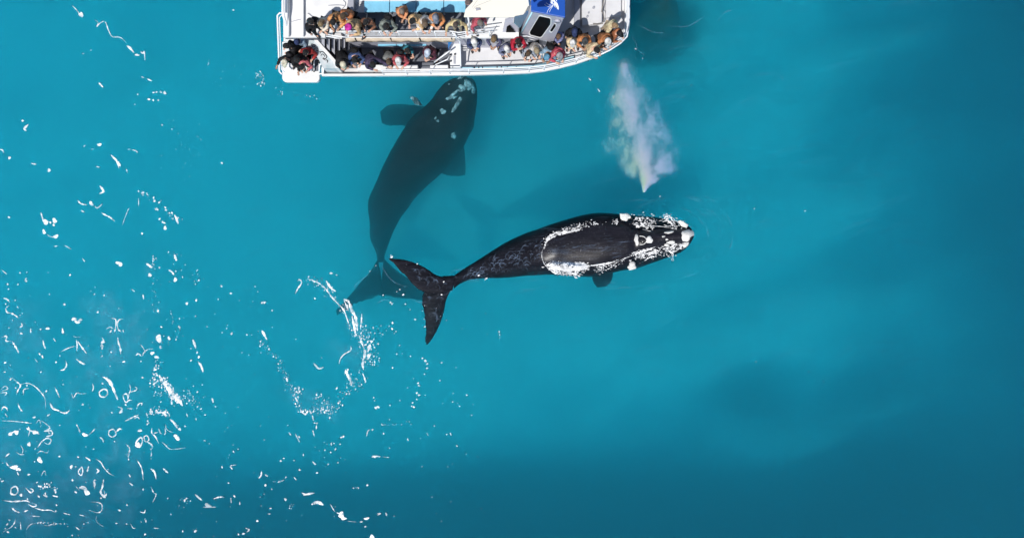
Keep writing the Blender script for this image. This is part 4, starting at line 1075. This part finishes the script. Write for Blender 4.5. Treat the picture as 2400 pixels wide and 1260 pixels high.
def make_wheelhouse():
    RZ, BZ = 4.7, 2.0
    A, B, A2, B2 = P(1248, 27, RZ), P(1322, 41, RZ), P(1243, -170, RZ), P(1322, -170, RZ)
    D, E_ = P(1218, 84, BZ), P(1293, 99, BZ)
    D2, E2 = Vector((D.x, A2.y, BZ)), Vector((E_.x + .5, A2.y, BZ))
    E3 = E_ + Vector((.05, 0, 0))
    vs = [A, B, B2, A2, D, E3, E2, D2]
    lo = [Vector((v.x, v.y, 1.0)) for v in vs[4:]]
    w = part(MB().add(vs + lo, [(0, 4, 5, 1), (1, 5, 6, 2), (2, 6, 7, 3), (3, 7, 4, 0), (4, 8, 9, 5), (5, 9, 10, 6), (6, 10, 11, 7), (7, 11, 8, 4), (0, 1, 2, 3)]), 'wheelhouse', M_lav)
    def grow(v, c, k): return c + (v - c) * k
    rf = part(MB().prism([(A.x - .05, A.y - .02), (B.x + .03, B.y - .03), (B.x + .03, A2.y), (A.x - .08, A2.y)], RZ + .005, RZ + .10), 'roof', M_blue, w, bevel=.015)
    # emblem: white spiny sea creature with long feelers
    mb = MB(); z = RZ + .106
    feel = .8
    for pts, ww in (([(1300, 4), (1303, 10), (1306, 17), (1309, 23)], [3, 8, 7, 1.2]), ([(1297, 8), (1301, 15), (1306, 21)], [1, 3, 1]), ([(1292, -4), (1296, 0), (1300, 4)], [3, 6, 4]),
                    ([(1286, -4), (1291, 1), (1296, 7)], [2, 3.5, 2]), ([(1289, 3), (1293, 8), (1297, 11)], [1, 2.5, 1]), ([(1280, -12), (1286, -5)], 6), ([(1298, -6), (1303, -1), (1305, 4)], [1, 2.2, 1]),
                    ([(1296, 14), (1289, 17), (1282, 15), (1276, 11)], feel), ([(1295, 13), (1287, 12), (1280, 7)], feel), ([(1296, 15), (1289, 19), (1284, 25), (1282, 31)], feel), ([(1295, 16), (1290, 23), (1288, 29)], feel), ([(1297, 12), (1294, 15)], 1.4)):
        c = catmull(pts, 4)
        wl = ww if not isinstance(ww, list) else list(np.interp(np.linspace(0, 1, len(c)), np.linspace(0, 1, len(ww)), ww))
        mb.ribbon([tuple(q) for q in c], wl, z)
    part(mb, 'emblem', M_mark, rf)
    # windows
    sn = (E3 - A).cross(B - A).normalized(); sn = sn if sn.y < 0 else -sn
    wn_ = Vector((-(A.z - D.z), 0, D.x - A.x)).normalized(); wn_ = wn_ if wn_.x < 0 else -wn_
    def window(pxs, p0, n, th=.02):
        c = Vector((sum(p[0] for p in pxs) / len(pxs), sum(p[1] for p in pxs) / len(pxs)))
        for k, off, m, nm in ((1.0, .012, M_white, 'window'), (1.0, .03, M_glass, 'pane')):
            pts = []
            for p in pxs:
                d = Vector(p) - c; L = d.length
                q = c + d * ((L + 3.0) / L if nm == 'window' else 1.0)
                pts.append(cast(q.x, q.y, p0 + n * off, n))
            m2 = len(pts)
            vs = [p - n * .02 for p in pts] + [p + n * .0 for p in pts]
            fs = [tuple(range(m2, 2 * m2)), tuple(range(m2 - 1, -1, -1))] + [(i, (i + 1) % m2, m2 + (i + 1) % m2, m2 + i) for i in range(m2)]
            if nm == 'window': f = part(MB().add(vs, fs), nm, m, w)
            else: part(MB().add(vs, fs), nm, m, f)
    window([(1263, 41), (1266, 40), (1287, 44.5), (1290, 47), (1289.5, 58), (1270, 85), (1266, 87.5), (1244, 82), (1241.5, 78), (1243, 74)], A, sn)
    window([(1299, 57.5), (1302, 59), (1302, 63), (1294.5, 74), (1291, 74.5), (1289.5, 72)], A, sn)
    window([(1206.5, 42), (1210, 39), (1224, 37), (1231, 29), (1235, 27.5), (1234, 35), (1218, 62.5), (1215, 62), (1205, 52)], A, wn_)
    window([(1237, -3), (1241, -8), (1242, 9), (1239, 12)], A, wn_)
    # corner trim and lettering strip
    mb = MB()
    mb.tube([A + Vector((-.01, -.02, -.03)), D + Vector((-.01, -.02, 0))], .03, 6)
    part(mb, 'corner_trim', M_stripe, w, smooth=True)
    # lamp housing
    mb = MB(); p = cast(1307, 47, A, sn); mb.tube([p + sn * .0, p + sn * .08], .11, 12)
    part(mb, 'lamp', M_lav, w, smooth=True)
    # aft wing with its own small window
    y = P(0, 74, 2.7).y
    x0, x1 = P(1178, 0, 2.8).x, P(1217, 0, 2.8).x
    wg = part(MB().add([(x0, y, 2.6), (x1, y, 2.6), (x1, y + .25, 3.7), (x0 + .1, y + .25, 3.2), (x0, y + .06, 2.6), (x1, y + .06, 2.6), (x1, y + .31, 3.7), (x0 + .1, y + .31, 3.2)],
                       [(0, 1, 2, 3), (7, 6, 5, 4), (0, 4, 5, 1), (1, 5, 6, 2), (2, 6, 7, 3), (3, 7, 4, 0)]), 'cabin_wing', M_lav, w)
    mb = MB(); mb.add([(x0 + .12, y + .005, 2.68), (x1 - .12, y + .005, 2.68), (x1 - .35, y + .12, 3.2), (x0 + .15, y + .10, 3.08)], [(0, 1, 2, 3)])
    mb.v = [(v[0], v[1] - .035, v[2]) for v in mb.v]
    part(mb, 'pane', M_glass, wg)
    # trunk cabin under the wheelhouse
    part(MB().box(P(1216, 0, 2.6).x + .003, E3.x - .05, D.y + .12, 2 * YC - D.y, 1.0, 1.97), 'trunk_cabin', M_white, bevel=.03)
    mb = MB(); yy = D.y - .03
    for z in (2.05, 2.35): mb.tube([Vector((P(1140, 0, 2).x, yy - .12, z)), Vector((P(1235, 0, 2).x, yy - .08, z)), Vector((P(1262, 0, 2).x, yy - .12, z - .25))], .02, 6)
    part(mb, 'grab_rail', M_rail, smooth=True)
    mb = MB(); mb.pprism([(1172, 88), (1236, 88), (1236, 95), (1172, 95)], 2.05, .1)
    part(mb, 'vent_strip', M_midgrey)

make_wheelhouse()

def make_canopy():
    z = 4.66
    cp = part(MB().pprism([(1087, 40), (1091, 22), (1108, 4), (1108, -170), (1240, -170), (1240, -10), (1246, 0), (1224, 40)], z, .07), 'canopy', M_cream, bevel=.01)
    mb = MB(); mb.ribbon([(1110, 22), (1113, 16), (1140, 5), (1160, -3)], .8, z + .004); mb.ribbon([(1107, 18), (1122, -4)], .8, z + .004)
    part(mb, 'seam', M_midgrey, cp)
    part(MB().pprism([(1114, 19), (1124, 19), (1126, 23), (1116, 25)], z + .05, .045), 'aerial_base', M_midgrey, cp)
    for a, b in ((1096, 34), (1216, 34), (1112, -100)):
        p = P(a, b, z); part(MB().tube([(p.x, p.y, 2.6), (p.x, p.y, z - .07)], .03, 8), 'canopy_post', M_rail, smooth=True)

make_canopy()

def make_bow():
    part(MB().pprism([(1364, -120), (1364, 60), (1398, 56), (1411, 52), (1412, -120)], 1.32, .315), 'fore_hatch', M_deck, bevel=.03)
    part(MB().pprism([(1346, -120), (1359.5, -120), (1359.5, 92), (1346, 92)], 1.22, .215), 'deck_channel', M_midgrey, bevel=.01)
    part(MB().pprism([(1420, -120), (1456, -120), (1456, 36), (1420, 42)], 1.2, .195), 'anchor_locker', M_deck, bevel=.02)
    mb = MB(); mb.tube([P(*q, 1.36) for q in ((1411, -30), (1415, 0), (1413, 12), (1410, 28), (1414, 32), (1416, 44), (1412, 56), (1400, 57), (1390, 56))], .02, 6)
    part(mb, 'anchor_rope', M_rope, smooth=True)
    for x, y, r in ((1391, 19, .05), (1376, 40, .04), (1379, 31, .03)):
        p = P(x, y, 1.32); part(MB().tube([p, p + Vector((0, 0, .06))], r, 8), 'cleat', M_midgrey)
    ins = offset(outline, .07)[2:16]
    bow = [(x, y) for x, y in ins]
    far = [(bow[-1][0], y) for y in (9.6, 10.6, 11.6)]
    line = bow[1:] + far
    for z, r in ((2.0, .024), (1.72, .016), (1.48, .016)):
        mb = MB(); mb.tube([(x, y, z) for x, y in line], r, 6)
        part(mb, 'side_rail', M_rail, smooth=True)
    for i in range(len(line) - 1):
        a, b = Vector(line[i]), Vector(line[i + 1]); L = (b - a).length; n = max(1, round(L / .9))
        for k in range(n):
            p = a.lerp(b, k / n); part(MB().tube([(p.x, p.y, GZ - .02), (p.x, p.y, 2.0)], .018, 6), 'rail_post', M_rail, smooth=True)
    # fender rails doubled at the bow corner
    out = offset(outline, -.10)[11:16]
    mb = MB(); mb.tube([(x, y, 1.55) for x, y in out] + [(out[-1][0], 9.8, 1.55), (out[-1][0], 11, 1.55)], .03, 6)
    part(mb, 'bow_fender', M_rail, smooth=True)

make_bow()

# ------------------------------------------------------------------ people
SKIN = [mat('light skin', (0.55, 0.33, 0.24), 0.5), mat('tanned skin', (0.36, 0.20, 0.13), 0.5)]
_cm = {}
def cloth(c):
    k = tuple(round(v, 3) for v in c)
    if k not in _cm: _cm[k] = mat('cloth', tuple(min(.85, v * 1.12 + .01) for v in k), 0.8, scale=6, bump=0.9, bscale=15, spec=0.25, col2=tuple(v * .45 for v in k))  # light and dark mottling painted in for folds and highlights
    return _cm[k]
def hairm(c):
    k = ('h',) + tuple(round(v, 3) for v in c)
    if k not in _cm: _cm[k] = mat('hair', c, 0.5, var=0.5, scale=25, bump=0.8, bscale=70)
    return _cm[k]

def skinmesh(chains, sub=1):
    """one smooth surface grown round connected chains of (point, radius)"""
    vs, es, rs = [], [], []
    idx = {}
    for ch in chains:
        prev = None
        for p, r in ch:
            k = tuple(round(c, 4) for c in p)
            if k not in idx:
                idx[k] = len(vs); vs.append(tuple(p)); rs.append(r)
            i = idx[k]
            if prev is not None and prev != i: es.append((prev, i))
            prev = i
    me = bpy.data.meshes.new('tmp'); me.from_pydata(vs, es, []); me.update()
    o = bpy.data.objects.new('tmp', me); C.objects.link(o)
    sk = o.modifiers.new('s', 'SKIN'); sk.use_smooth_shade = True
    ly = me.skin_vertices[0] if me.skin_vertices else None
    if ly is None:
        me.skin_vertices.new() if hasattr(me.skin_vertices, 'new') else None
        ly = me.skin_vertices[0]
    for i, r in enumerate(rs):
        rr = r if isinstance(r, tuple) else (r, r)
        ly.data[i].radius = rr; ly.data[i].use_root = (i == 0)
    if sub:
        ss = o.modifiers.new('u', 'SUBSURF'); ss.levels = sub; ss.render_levels = sub
    dg = bpy.context.evaluated_depsgraph_get()
    ev = o.evaluated_get(dg); m2 = ev.to_mesh()
    V = [v.co.copy() for v in m2.vertices]; F = [tuple(p.vertices) for p in m2.polygons]
    ev.to_mesh_clear()
    bpy.data.objects.remove(o); bpy.data.meshes.remove(me)
    return V, F

def sphere(c, rx, ry, rz, M, nu=16, nv=10, keep=None):
    vs, fs = [], []
    for j in range(nv + 1):
        t = math.pi * j / nv
        for i in range(nu):
            p = 2 * math.pi * i / nu
            vs.append(Vector((rx * math.sin(t) * math.cos(p), ry * math.sin(t) * math.sin(p), rz * math.cos(t))))
    ok = [keep is None or keep(v) for v in vs]
    for j in range(nv):
        for i in range(nu):
            f = (j * nu + i, (j + 1) * nu + i, (j + 1) * nu + (i + 1) % nu, j * nu + (i + 1) % nu)
            if all(ok[k] for k in f): fs.append(f)
    return [M @ (v + Vector(c)) for v in vs], fs

def joints(lean, pose, gaze):
    pel = Vector((0, .28 * math.sin(lean), .93))
    R = Matrix.Rotation(lean, 3, 'X')
    up = lambda x, y, z: pel + R @ Vector((x, y, z))
    J = dict(pel=pel, waist=up(0, 0, .16), chest=up(0, 0, .36), nb=up(0, 0, .51), neck=up(0, -.01, .57), hbase=up(0, -.02, .61))
    hr = Matrix.Rotation(lean * .6 + gaze, 3, 'X')
    J['hrot'] = hr; J['head'] = J['hbase'] + hr @ Vector((0, -.01, .105))
    for s in (1, -1):
        sh = up(.175 * s, 0, .46)
        hd = J['head']
        if pose == 'rail': t = Vector((.13 * s, sh.y - .24, max(1.08, sh.z - .26)))
        elif pose == 'camera': t = hd + Vector((.07 * s, -.24, -.03))
        elif pose == 'phone': t = sh + Vector((-.10 * s, -.27, -.22))
        elif pose == 'cross': t = Vector((-.06 * s, sh.y - .26, sh.z - .30))
        elif pose == 'wide': t = sh + Vector((.22 * s, -.26, -.30))
        elif pose == 'reach': t = sh + (Vector((.30, -.46, -.12)) if s > 0 else Vector((.12, -.22, -.3)))
        else: t = sh + Vector((.07 * s, -.06, -.52))
        d = t - sh; a, b = .285, .255
        L = min(d.length, a + b - .01); d = d.normalized(); t = sh + d * L
        x = (a * a - b * b + L * L) / (2 * L); h = math.sqrt(max(a * a - x * x, 0))
        pole = Vector((.6 * s, .35, -.7)); pole = (pole - d * pole.dot(d)).normalized()
        J['sh%d' % s] = sh; J['el%d' % s] = sh + d * x + pole * h; J['wr%d' % s] = t
        fd = (t - J['el%d' % s]).normalized(); J['fd%d' % s] = fd
    for s in (1, -1):
        J['hip%d' % s] = pel + Vector((.09 * s, 0, -.05)); J['kn%d' % s] = Vector((.11 * s, pel.y * .45 - .02, .49)); J['an%d' % s] = Vector((.12 * s, .02, .09))
    return J

def person(label, hx, hy, deck, yaw, lean, pose, jacket, trousers=(.03, .035, .06), hair=(.02, .015, .012), cap=None, kind='short', s=1.0, gaze=20, skin=0, hood=None, bag=None):
    lean = math.radians(lean); gaze = math.radians(gaze); yaw = math.radians(yaw)
    J = joints(lean, pose, gaze)
    rz = Matrix.Rotation(yaw, 3, 'Z')
    hd = rz @ (J['head'] * s)
    wp = P(hx, hy, deck + hd.z)
    loc = Vector((wp.x - hd.x, wp.y - hd.y, deck))
    g = 'passengers watching from the boat'
    t = empty('person', loc, yaw, label=label, cat='person', group=g)
    t.scale = (s, s, s)
    # body: one continuous surface with head, hands and fingers
    ch = [[(J['pel'], .13), (J['waist'], .12), (J['chest'], .14), (J['nb'], .07), (J['neck'], .052), (J['hbase'], .055)]]
    for q in (1, -1):
        k = str(q) if q > 0 else '-1'
        fd = J['fd' + k]; wr = J['wr' + k]
        side = fd.cross(Vector((0, 0, 1))); side = side.normalized() if side.length > .1 else Vector((1, 0, 0))
        palm = wr + fd * .05
        ch.append([(J['chest'], .14), (J['sh' + k], .062), (J['el' + k], .042), (wr, .027), (palm, .034)])
        for f in range(4):
            o_ = side * (.030 - .020 * f)
            b0 = palm + fd * .035 + o_; L = (.030, .034, .032, .026)[f]
            ch.append([(palm, .034), (b0, .011), (b0 + fd * L + Vector((0, 0, -.008)), .009), (b0 + fd * L * 1.6 + Vector((0, 0, -.03)), .007)])
        th = palm - fd * .02 + side * (.040 * (1 if q > 0 else 1))
        ch.append([(palm, .034), (th, .012), (th + fd * .03 + side * .012, .009)])
        ch.append([(J['pel'], .13), (J['hip' + k], .085), (J['kn' + k], .055), (J['an' + k], .038), (J['an' + k] + Vector((.01 * q, -.15, -.05)), .03)])
    V, F = skinmesh(ch, 1)
    mb = MB().add(V, F)
    HM = Matrix.Translation(J['head']) @ J['hrot'].to_4x4() @ Matrix.Scale(1.16, 4)
    mb.add(*sphere((0, 0, 0), .076, .094, .115, HM))
    mb.add(*sphere((0, -.045, -.055), .052, .05, .05, HM, 10, 8))
    mb.add(*sphere((0, -.098, -.012), .013, .02, .024, HM, 8, 6))
    for q in (1, -1): mb.add(*sphere((.078 * q, .005, -.01), .012, .022, .032, HM, 8, 6))
    nf = len(mb.f)
    for q in (1, -1): mb.add(*sphere((.030 * q, -.083, .012), .011, .009, .009, HM, 8, 6))
    mb.add(*sphere((0, -.090, -.058), .024, .010, .006, HM, 8, 6))
    ne = len(mb.f)
    obj('body', mb.v, mb.f, [SKIN[skin], M_black], t, smooth=True, midx=[0] * nf + [1] * (ne - nf))
    # jacket
    ch = [[(J['pel'] + Vector((0, 0, .04)), .165), (J['waist'], .165), (J['chest'], .18), (J['nb'], .10)]]
    for q in ('1', '-1'):
        w = J['wr' + q] - J['fd' + q] * .015
        ch.append([(J['chest'], .19), (J['sh' + q], .09), (J['el' + q], .068), (w, .05)])
    V, F = skinmesh(ch, 1)
    if hood:
        mb = MB().add(V, F); mb.add(*sphere((0, .055, -.075), .10, .075, .08, HM, 12, 8)); V, F = mb.v, mb.f
    jk = obj('jacket', V, F, cloth(jacket), t, smooth=True)
    ch = []
    for q in ('1', '-1'): ch.append([(J['pel'], .15), (J['hip' + q], .105), (J['kn' + q], .074), (J['an' + q] + Vector((0, 0, .02)), .06)])
    V, F = skinmesh(ch, 1)
    obj('trousers', V, F, cloth(trousers), t, smooth=True)
    for q in (1, -1):
        a = J['an%d' % q]
        obj('shoe', *sphere((a.x + .005 * q, a.y - .06, .045), .05, .135, .05, Matrix.Identity(4), 10, 6), M_black, t, smooth=True)
    if bag:
        R = Matrix.Rotation(lean, 4, 'X')
        obj('backpack', *sphere((0, .19, .34), .14, .10, .20, Matrix.Translation(J['pel']) @ R, 12, 8), cloth(bag), t, smooth=True)
    # hair and headgear
    hm = hairm(hair)
    kp = lambda v: not (v.y < -.030 and v.z < .055)
    mb = MB().add(*sphere((0, .012, .012), .090, .103, .122, HM, 18, 12, keep=kp))
    if kind == 'long':
        mb.add(*sphere((0, .075, -.10), .085, .05, .15, HM, 12, 8))
    elif kind == 'tail':
        mb.add(*sphere((0, .125, .0), .035, .05, .04, HM, 10, 8)); mb.add(*sphere((0, .15, -.09), .03, .035, .10, HM, 10, 8))
    mb.build('hair', hm, t, smooth=True)
    if cap:
        col, form = cap
        mb = MB().add(*sphere((0, .004, .030), .100, .112, .120, HM, 18, 12, keep=lambda v: v.z > -.015))
        if form == 'cap':
            n = 12; vs = []
            for z in (0, .008):
                for i in range(n + 1):
                    a = math.pi + math.pi * i / n
                    vs.append(HM @ Vector((.082 * math.cos(a), -.03 + .155 * math.sin(a), .028 + z - .02 * (math.sin(a) ** 2))))
            m1 = n + 1
            fs = [tuple(range(m1)), tuple(range(2 * m1 - 1, m1 - 1, -1))] + [(i, i + 1, m1 + i + 1, m1 + i) for i in range(n)]
            mb.add(vs, fs)
        elif form == 'hat':
            n = 20; vs = []
            for z, r in ((.02, .10), (.012, .165), (.03, .165), (.036, .10)):
                for i in range(n):
                    a = 2 * math.pi * i / n
                    vs.append(HM @ Vector((r * .95 * math.cos(a), r * math.sin(a), z)))
            fs = [(j * n + i, j * n + (i + 1) % n, ((j + 1) % 4) * n + (i + 1) % n, ((j + 1) % 4) * n + i) for j in range(4) for i in range(n)]
            mb.add(vs, fs)
        else:
            mb.add(*sphere((0, .01, .145), .025, .025, .02, HM, 8, 6))
        mb.build({'cap': 'cap', 'hat': 'sun_hat', 'beanie': 'beanie'}[form], cloth(col), t, smooth=True)
    if pose == 'camera' and s > 0:
        c = (J['wr1'] + J['wr-1']) / 2
        k = MB().box(-.06, .06, -.04, .03, -.04, .04); k.tube([(0, -.03, 0), (0, -.13, 0)], .035, 10)
        k.v = [tuple(J['hrot'] @ Vector(v) + c + Vector((0, -.07, .02))) for v in k.v]
        e = empty('camera_held', loc, yaw, label='black camera held up by the person in a red jacket beside the cabin', cat='camera'); 
        k.build('camera_body', M_black, e)
    return t

W, BK, NV = (.78, .77, .74), (.012, .012, .015), (.02, .035, .11)
OR, RO, CO, TN = (.78, .36, .14), (.60, .22, .09), (.82, .62, .40), (.58, .40, .22)
GR, GB, LB, LV = (.22, .23, .23), (.20, .26, .36), (.28, .40, .55), (.22, .24, .48)
DH, BH, YH = (.012, .010, .010), (.10, .06, .03), (.35, .25, .13)
UD, LD, SP = 2.61, 1.012, .71
PEOPLE = [
    # stern platform
    ('long haired person in a black coat with a red scarf on the stern platform', 671, 108, SP, -60, 14, 'rail', BK, BK, DH, None, 'long'),
    ('person in a blue jacket and navy beanie at the back corner of the stern platform', 697, 98, SP, -20, 12, 'phone', LB, BK, DH, (NV, 'beanie'), 'short'),
    ('person in a red jacket beside the painted quarter panel', 716, 124, SP, -5, 16, 'rail', (.36, .03, .03), BK, DH, None, 'short'),
    ('person in a black coat and cream cap at the stern corner', 668, 146, SP, -10, 18, 'wide', BK, BK, BH, ((.75, .70, .55), 'cap'), 'short'),
    ('dark haired person in a black coat with hands raised on the stern platform', 697, 141, SP, 10, 20, 'phone', BK, BK, DH, None, 'short'),
    ('person in a pink jacket bending over the edge of the stern platform', 708, 157, SP, 5, 34, 'rail', (.60, .16, .20), BK, DH, None, 'short'),
    # upper deck
    ('person in a black coat at the aft end of the upper rail', 729, 52, UD, 35, 12, 'down', BK, BK, DH, None, 'short'),
    ('light haired person in a white jacket near the aft end of the upper rail', 752, 57, UD, 5, 22, 'cross', (.74, .66, .56), BK, YH, None, 'long'),
    ('person in an orange jacket with tied dark hair above the stairs', 781, 52, UD, -15, 26, 'rail', OR, BK, DH, None, 'tail'),
    ('person in a rust orange jacket standing behind the upper rail crowd', 805, 38, UD, -30, 24, 'cross', RO, BK, BH, None, 'short'),
    ('person in a tan jacket and magenta beanie at the upper rail', 818, 63, UD, -35, 24, 'rail', TN, BK, DH, ((.65, .03, .36), 'beanie'), 'short'),
    ('dark haired person in a brown jacket at the upper rail', 857, 53, UD, -30, 20, 'rail', (.22, .10, .06), BK, DH, None, 'short'),
    ('person in a grey green jacket with a dark backpack at the upper rail', 905, 62, UD, 5, 28, 'rail', (.24, .27, .24), BK, DH, None, 'short'),
    ('tall person in an orange jacket with white sleeves in front of the blue bench', 942, 27, UD, 5, 12, 'cross', (.72, .32, .16), BK, (.30, .24, .20), None, 'short'),
    ('black haired person in an orange jacket leaning on the upper rail', 967, 50, UD, -25, 28, 'rail', (.78, .50, .26), BK, DH, None, 'short'),
    ('person in a white jacket with streaked hair at the upper rail', 996, 57, UD, 0, 24, 'rail', (.74, .68, .64), BK, (.22, .15, .10), None, 'long'),
    ('person in an orange jacket and grey cap at the upper rail', 1021, 41, UD, 5, 14, 'phone', (.72, .30, .12), BK, DH, ((.20, .22, .28), 'cap'), 'short'),
    ('person in a pale yellow jacket with arms spread on the upper rail', 1068, 59, UD, 8, 20, 'wide', (.80, .62, .34), (.5, .42, .3), (.12, .09, .07), None, 'short'),
    ('person in a white coat with a pink scarf below the canopy edge', 1126, 55, UD, 15, 18, 'down', (.55, .10, .14), (.5, .5, .55), (.25, .22, .2), None, 'short'),
    ('person in a lavender jacket at the aft corner of the canopy', 1097, 6, UD, -60, 10, 'down', LV, BK, (.2, .15, .15), None, 'short'),
    # side deck
    ('person in a black coat and cream cap leaning over the side rail by the stairs', 804, 150, LD, 5, 40, 'rail', BK, BK, BH, ((.72, .68, .52), 'cap'), 'short'),
    ('person in a navy jacket bending towards the side rail', 831, 140, LD, 20, 36, 'rail', (.06, .10, .24), BK, DH, None, 'short'),
    ('person in a dark purple jacket pointing an arm out over the water', 874, 152, LD, 20, 38, 'reach', (.06, .045, .10), BK, DH, None, 'short'),
    ('brown haired person in a grey jacket at the side rail', 911, 146, LD, 5, 36, 'rail', GR, BK, (.14, .09, .05), None, 'short'),
    ('person in a red jacket and white cap at the side rail', 934, 141, LD, 0, 22, 'rail', (.52, .10, .12), (.3, .1, .12), DH, (W, 'cap'), 'short'),
    ('person in a teal jacket walking along the grey side deck', 955, 120, LD, 35, 16, 'phone', (.02, .16, .22), BK, DH, None, 'short'),
    ('person in a maroon jacket and pale blue cap on the grey side deck', 1003, 122, LD, -20, 20, 'phone', (.09, .02, .04), BK, DH, ((.55, .62, .75), 'cap'), 'short'),
    # walkway
    ('white capped person in a navy jacket on the steps of the walkway', 1111, 97, LD, 0, 14, 'phone', (.05, .07, .16), (.10, .12, .2), (.6, .58, .5), (W, 'cap'), 'long'),
    ('brown haired person in a lavender jacket on the walkway', 1157, 93, LD, 5, 14, 'phone', (.09, .09, .17), BK, (.28, .18, .08), None, 'long'),
    ('white capped person in a blue grey jacket walking to the side rail', 1187, 113, LD, 15, 16, 'rail', (.20, .22, .34), (.06, .07, .12), DH, (W, 'cap'), 'short'),
    ('person in a red jacket aiming a camera beside the cabin', 1214, 98, LD, 15, 12, 'camera', (.52, .02, .05), BK, DH, None, 'short'),
    ('dark haired person in a pale grey jacket leaning on the side rail', 1238, 126, LD, -5, 32, 'rail', (.36, .40, .48), BK, (.12, .07, .04), None, 'short'),
    ('blonde person in a white jacket with a black hood at the side rail', 1258, 120, LD, -5, 28, 'rail', (.60, .58, .56), BK, (.50, .40, .25), None, 'long'),
    ('person in a pale blue jacket and blue beanie at the side rail', 1282, 133, LD, -10, 34, 'rail', (.24, .36, .48), BK, BH, ((.12, .30, .45), 'beanie'), 'short'),
    ('person in a pink jacket and grey cap at the side rail', 1311, 130, LD, 15, 32, 'rail', (.60, .10, .14), BK, DH, ((.35, .36, .38), 'cap'), 'short'),
    ('brown haired person in a lavender blue jacket below the cabin window', 1309, 86, LD, 5, 12, 'cross', (.20, .22, .42), NV, (.20, .11, .06), None, 'short'),
    ('person in a black jacket and navy cap beside the grey deck channel', 1347, 73, LD, -10, 10, 'down', BK, BK, BH, (NV, 'cap'), 'short'),
    ('white capped person in a cream and orange jacket on the foredeck', 1342, 99, LD, -5, 18, 'cross', CO, BK, DH, (W, 'cap'), 'short'),
    ('person in an orange jacket and charcoal beanie on the foredeck', 1371, 96, LD, 10, 16, 'phone', (.64, .26, .10), BK, DH, ((.06, .065, .07), 'beanie'), 'short'),
    ('dark haired person in a cream jacket leaning over the bow side rail', 1399, 118, LD, 25, 34, 'rail', CO, (.4, .35, .3), DH, None, 'short'),
    ('white capped person in a brown orange jacket near the bow', 1424, 96, LD, 40, 24, 'rail', (.50, .20, .08), BK, DH, (W, 'cap'), 'short'),
    ('person in an orange coat and black cap at the bow corner', 1452, 79, LD, 45, 20, 'rail', (.40, .15, .07), BK, DH, (BK, 'cap'), 'short'),
    ('person in a pale yellow coat standing behind the bow corner', 1441, 60, LD, 70, 16, 'rail', (.82, .66, .42), (.5, .4, .3), (.40, .26, .14), None, 'short'),
]
def make_people():
    for i, p in enumerate(PEOPLE):
        lab, hx, hy, dk, yaw, ln, pose, jk, tr, hr, cp, kd = p
        ladder = 'children' in lab
        person(lab, hx, hy, dk, yaw + (-14, 9, 3, -6, 17, -10, 12)[i % 7], ln + (4, -5, 0, 6, -3)[i % 5], pose, jk, tr, hr, cp, kd, s=[1.0, .97, 1.04, 1.0, 1.07, .94][i % 6] * (.98 if i % 3 else 1.03), skin=1 if i % 5 == 3 else 0, hood=(i % 2 == 0), bag=BK if ('backpack' in lab or i in (3, 21, 24, 33)) else None)

make_people()
